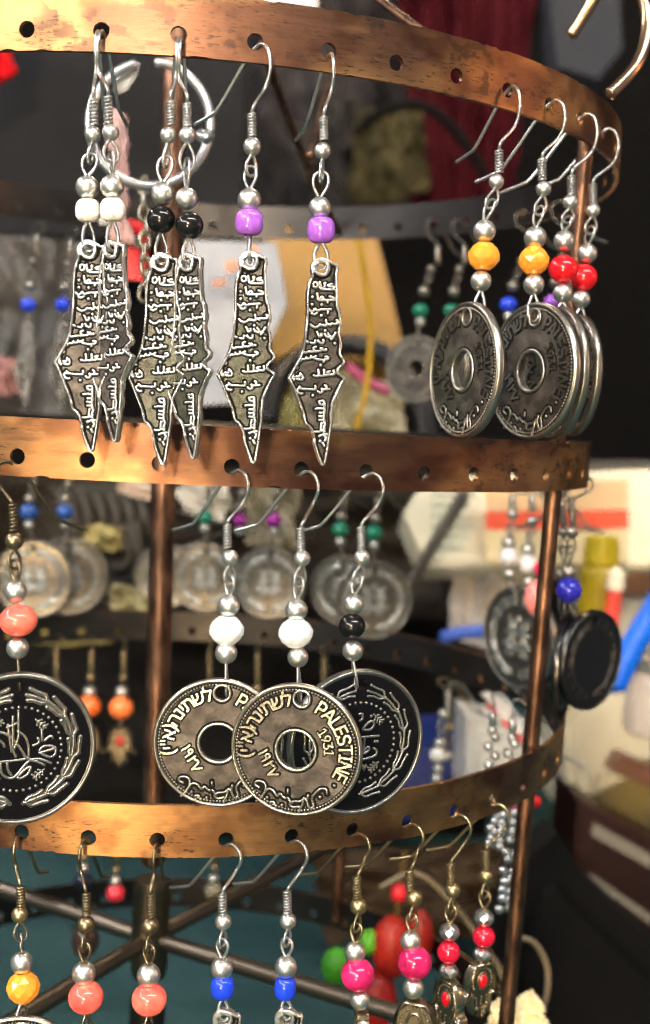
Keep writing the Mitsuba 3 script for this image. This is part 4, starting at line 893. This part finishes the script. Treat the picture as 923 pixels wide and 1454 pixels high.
part(k, 'lid', vply(lathe([(.0105, 0), (.011, .001), (.011, .007), (.009, .008)], 24), 'metal_satin', (.6, .58, .55), 35), shift(jb + [0, 0, .030]))
bk = prism('red_brown_box', 'dark red-brown patterned box at lower right', 'box', [(822, 1135), (1010, 1235), (1010, 1395), (812, 1258)], .60, .06, lin((40, 15, 11)), bevel=.002, var=.3)
prism('stripe', '', '', [(842, 1168), (1000, 1256), (1000, 1276), (840, 1186)], .583, .001, lin((122, 116, 104)), holder=bk, bevel=.0002)
prism('stripe', '', '', [(838, 1240), (1000, 1352), (1000, 1366), (838, 1252)], .583, .001, lin((122, 116, 104)), holder=bk, bevel=.0002)
prism('patterned_carton', 'small brown patterned carton on top of the khaki box', 'carton', [(870, 1096), (885, 1074), (940, 1096), (1000, 1130), (1000, 1150)], .61, .02, lin((112, 74, 56)), var=.4, freq=60)
prism('khaki_box', 'khaki box top behind the red-brown box', 'box', [(818, 1118), (860, 1080), (900, 1072), (1010, 1120), (1010, 1238), (830, 1132)], .64, .03, lin((128, 112, 66)), var=.4, freq=60, rgb2=lin((70, 74, 58)))
k = thing('beaded_trim', 'pale beaded trim along the foot of the red-brown box', 'trim')
for i in range(9):
    part(k, 'bead', vply(trimesh.creation.icosphere(2, .0026), 'satin_plastic', lin((150, 138, 112))), shift(at(862 + i * 14, 1290 + i * 11.5 + (i % 2) * 14, .585)))
prism('black_bag', 'smooth black bag slanting down behind the lowest right upright', 'bag', [(735, 1250), (800, 1195), (845, 1265), (1010, 1420), (1010, 1560), (640, 1560), (700, 1400)], .49, .04, lin((7, 7, 8)), 'cloth', bevel=.012, var=.3)
drape('white_rag', 'crumpled cream rag at the foot of the right upright', 'rag', [(705, 1425), (765, 1415), (790, 1480), (690, 1480)], .36, .006, lin((214, 200, 160)), seed=23, var=.3)
k = thing('wire_coil', 'loose grey wire loops behind the right upright', 'wire')
put(k, vply(px_tube([(730, 1330, .42), (760, 1340, .42), (778, 1380, .42), (770, 1430, .42), (735, 1425, .42), (715, 1390, .42), (700, 1360, .42), (640, 1280, .42), (590, 1240, .42), (540, 1260, .42)], .0010, 8), 'satin_plastic', lin((110, 98, 78))))
prism('price_card', 'white card with red print inside the lowest visible band', 'card', [(682, 985), (704, 978), (770, 1050), (762, 1075)], .50, .001, lin((222, 218, 214)), bevel=.0003)
for q in range(3):
    x, y = 697 + q * 20, 1000 + q * 21
    prism('printed_mark', '', '', [(x - 3, y - 2), (x + 10, y + 10), (x + 6, y + 16), (x - 6, y + 4)], .496, .0006, lin((200, 50, 45)), bevel=.0001, holder='price_card')
prism('grey_tub', 'grey-white tub inside the ring behind the clear beads', 'tub', [(665, 1020), (760, 1040), (760, 1140), (662, 1140)], .56, .06, lin((176, 176, 172)), bevel=.006)
prism('navy_box', 'navy blue box behind the silver drop earring', 'box', [(470, 1060), (672, 1062), (672, 1170), (470, 1170)], .62, .1, lin((32, 46, 108)))
k = thing('blue_pen', 'small blue pen lying behind the far bottom band', 'pen')
put(k, vply(px_tube([(628, 905, .56), (660, 898, .56), (695, 896, .56)], .0030, 12), 'satin_plastic', lin((45, 80, 170))))
# middle left, below the middle band
cb_ = thing('ribbed_comb', 'dark ribbed comb-like tray behind the lowest map tips', 'comb')
prism('back', '', '', [(70, 690), (235, 680), (225, 770), (110, 780)], .62, .01, lin((46, 42, 36)), holder=cb_)
for i in range(7):
    x = 96 + i * 20
    part(cb_, 'tooth', vply(px_tube([(x, 700, .612), (x + 10, 730, .61), (x + 14, 762, .612)], .0022, 10), 'satin_plastic', lin((66, 60, 52))))
k = thing('ring_box', 'small black square box with a round boss left of the pole', 'box')
prism('case', '', '', [(128, 752), (196, 742), (210, 830), (140, 842)], .58, .02, lin((28, 26, 24)), holder=k)
part(k, 'boss', vply(ring_mesh(.006, .0022), 'satin_plastic', lin((52, 46, 38))), frame_px(165, 788, .574))
drape('yellow_wrap', 'pale yellow wrapping left of the central pole', 'wrapping', [(120, 742), (172, 748), (170, 786), (118, 776)], .56, .01, lin((170, 155, 100)), n=16, seed=31)
drape('cream_wrap', 'cream wrapping scrap low between pole and black box', 'wrapping', [(160, 828), (206, 835), (206, 870), (162, 868)], .56, .01, lin((190, 182, 140)), n=16, seed=32)
drape('pale_ribbon', 'pale pink ribbon end under the middle band left of the pole', 'ribbon', [(165, 672), (225, 690), (222, 715), (170, 700)], .56, .006, lin((190, 172, 160)), n=16, seed=33)
drape('white_paper', 'white paper scrap under the middle band right of the pole', 'paper', [(252, 680), (330, 676), (325, 745), (256, 730)], .60, .01, lin((196, 192, 184)), n=16, seed=34)
drape('white_paper', 'white paper scrap between the two milky-beaded chains', 'paper', [(345, 690), (430, 684), (420, 780), (350, 775)], .62, .01, lin((186, 178, 160)), n=16, seed=35, rgb2=lin((130, 122, 100)))
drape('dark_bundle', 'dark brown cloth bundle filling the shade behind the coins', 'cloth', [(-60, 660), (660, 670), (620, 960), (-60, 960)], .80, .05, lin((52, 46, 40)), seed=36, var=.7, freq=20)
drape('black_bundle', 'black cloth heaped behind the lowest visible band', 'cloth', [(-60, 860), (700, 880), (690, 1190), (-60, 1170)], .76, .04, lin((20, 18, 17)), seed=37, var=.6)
drape('olive_cord', 'olive twisted trimming behind the black medallion top', 'trimming', [(-20, 890), (170, 886), (166, 918), (-20, 916)], .58, .01, lin((122, 110, 66)), n=20, seed=38)
k = thing('cable', 'pale cable lying behind the middle band', 'cable')
put(k, vply(px_tube([(560, 860, .6), (600, 800, .6), (660, 700, .6)], .003), 'satin_plastic', lin((60, 54, 46))))
# lower right: wooden bead string
k = thing('bead_string', 'string of large red and green wooden beads behind the pink-beaded earrings', 'bead string')
for x, y, rx, rz, c in ((478, 1372, 22, 26, (60, 140, 30)), (524, 1338, 16, 18, (80, 150, 35)), (556, 1345, 28, 46, (150, 30, 20)), (533, 1420, 30, 44, (138, 22, 20)), (567, 1268, 13, 13, (190, 30, 40)), (595, 1330, 20, 40, (130, 26, 20))):
    m = trimesh.creation.icosphere(3, 1.0); m.apply_scale([rx * .46 / FPX, rx * .46 / FPX, rz * .46 / FPX])
    part(k, 'bead', vply(m, 'satin_plastic', lin(c), True, .45, 300), shift(at(x, y, .46)))
part(k, 'cord', vply(px_tube([(478, 1385, .46), (500, 1352, .464), (524, 1338, .466), (556, 1330, .466), (567, 1268, .466), (575, 1210, .466)], .0012, 8), 'cloth', lin((90, 70, 40))))
drape('brown_basket_lining', 'dark brown crumpled cloth behind the pink-beaded earrings', 'cloth', [(440, 1215), (770, 1190), (770, 1330), (460, 1340)], .60, .03, lin((58, 46, 34)), seed=41, var=.7)
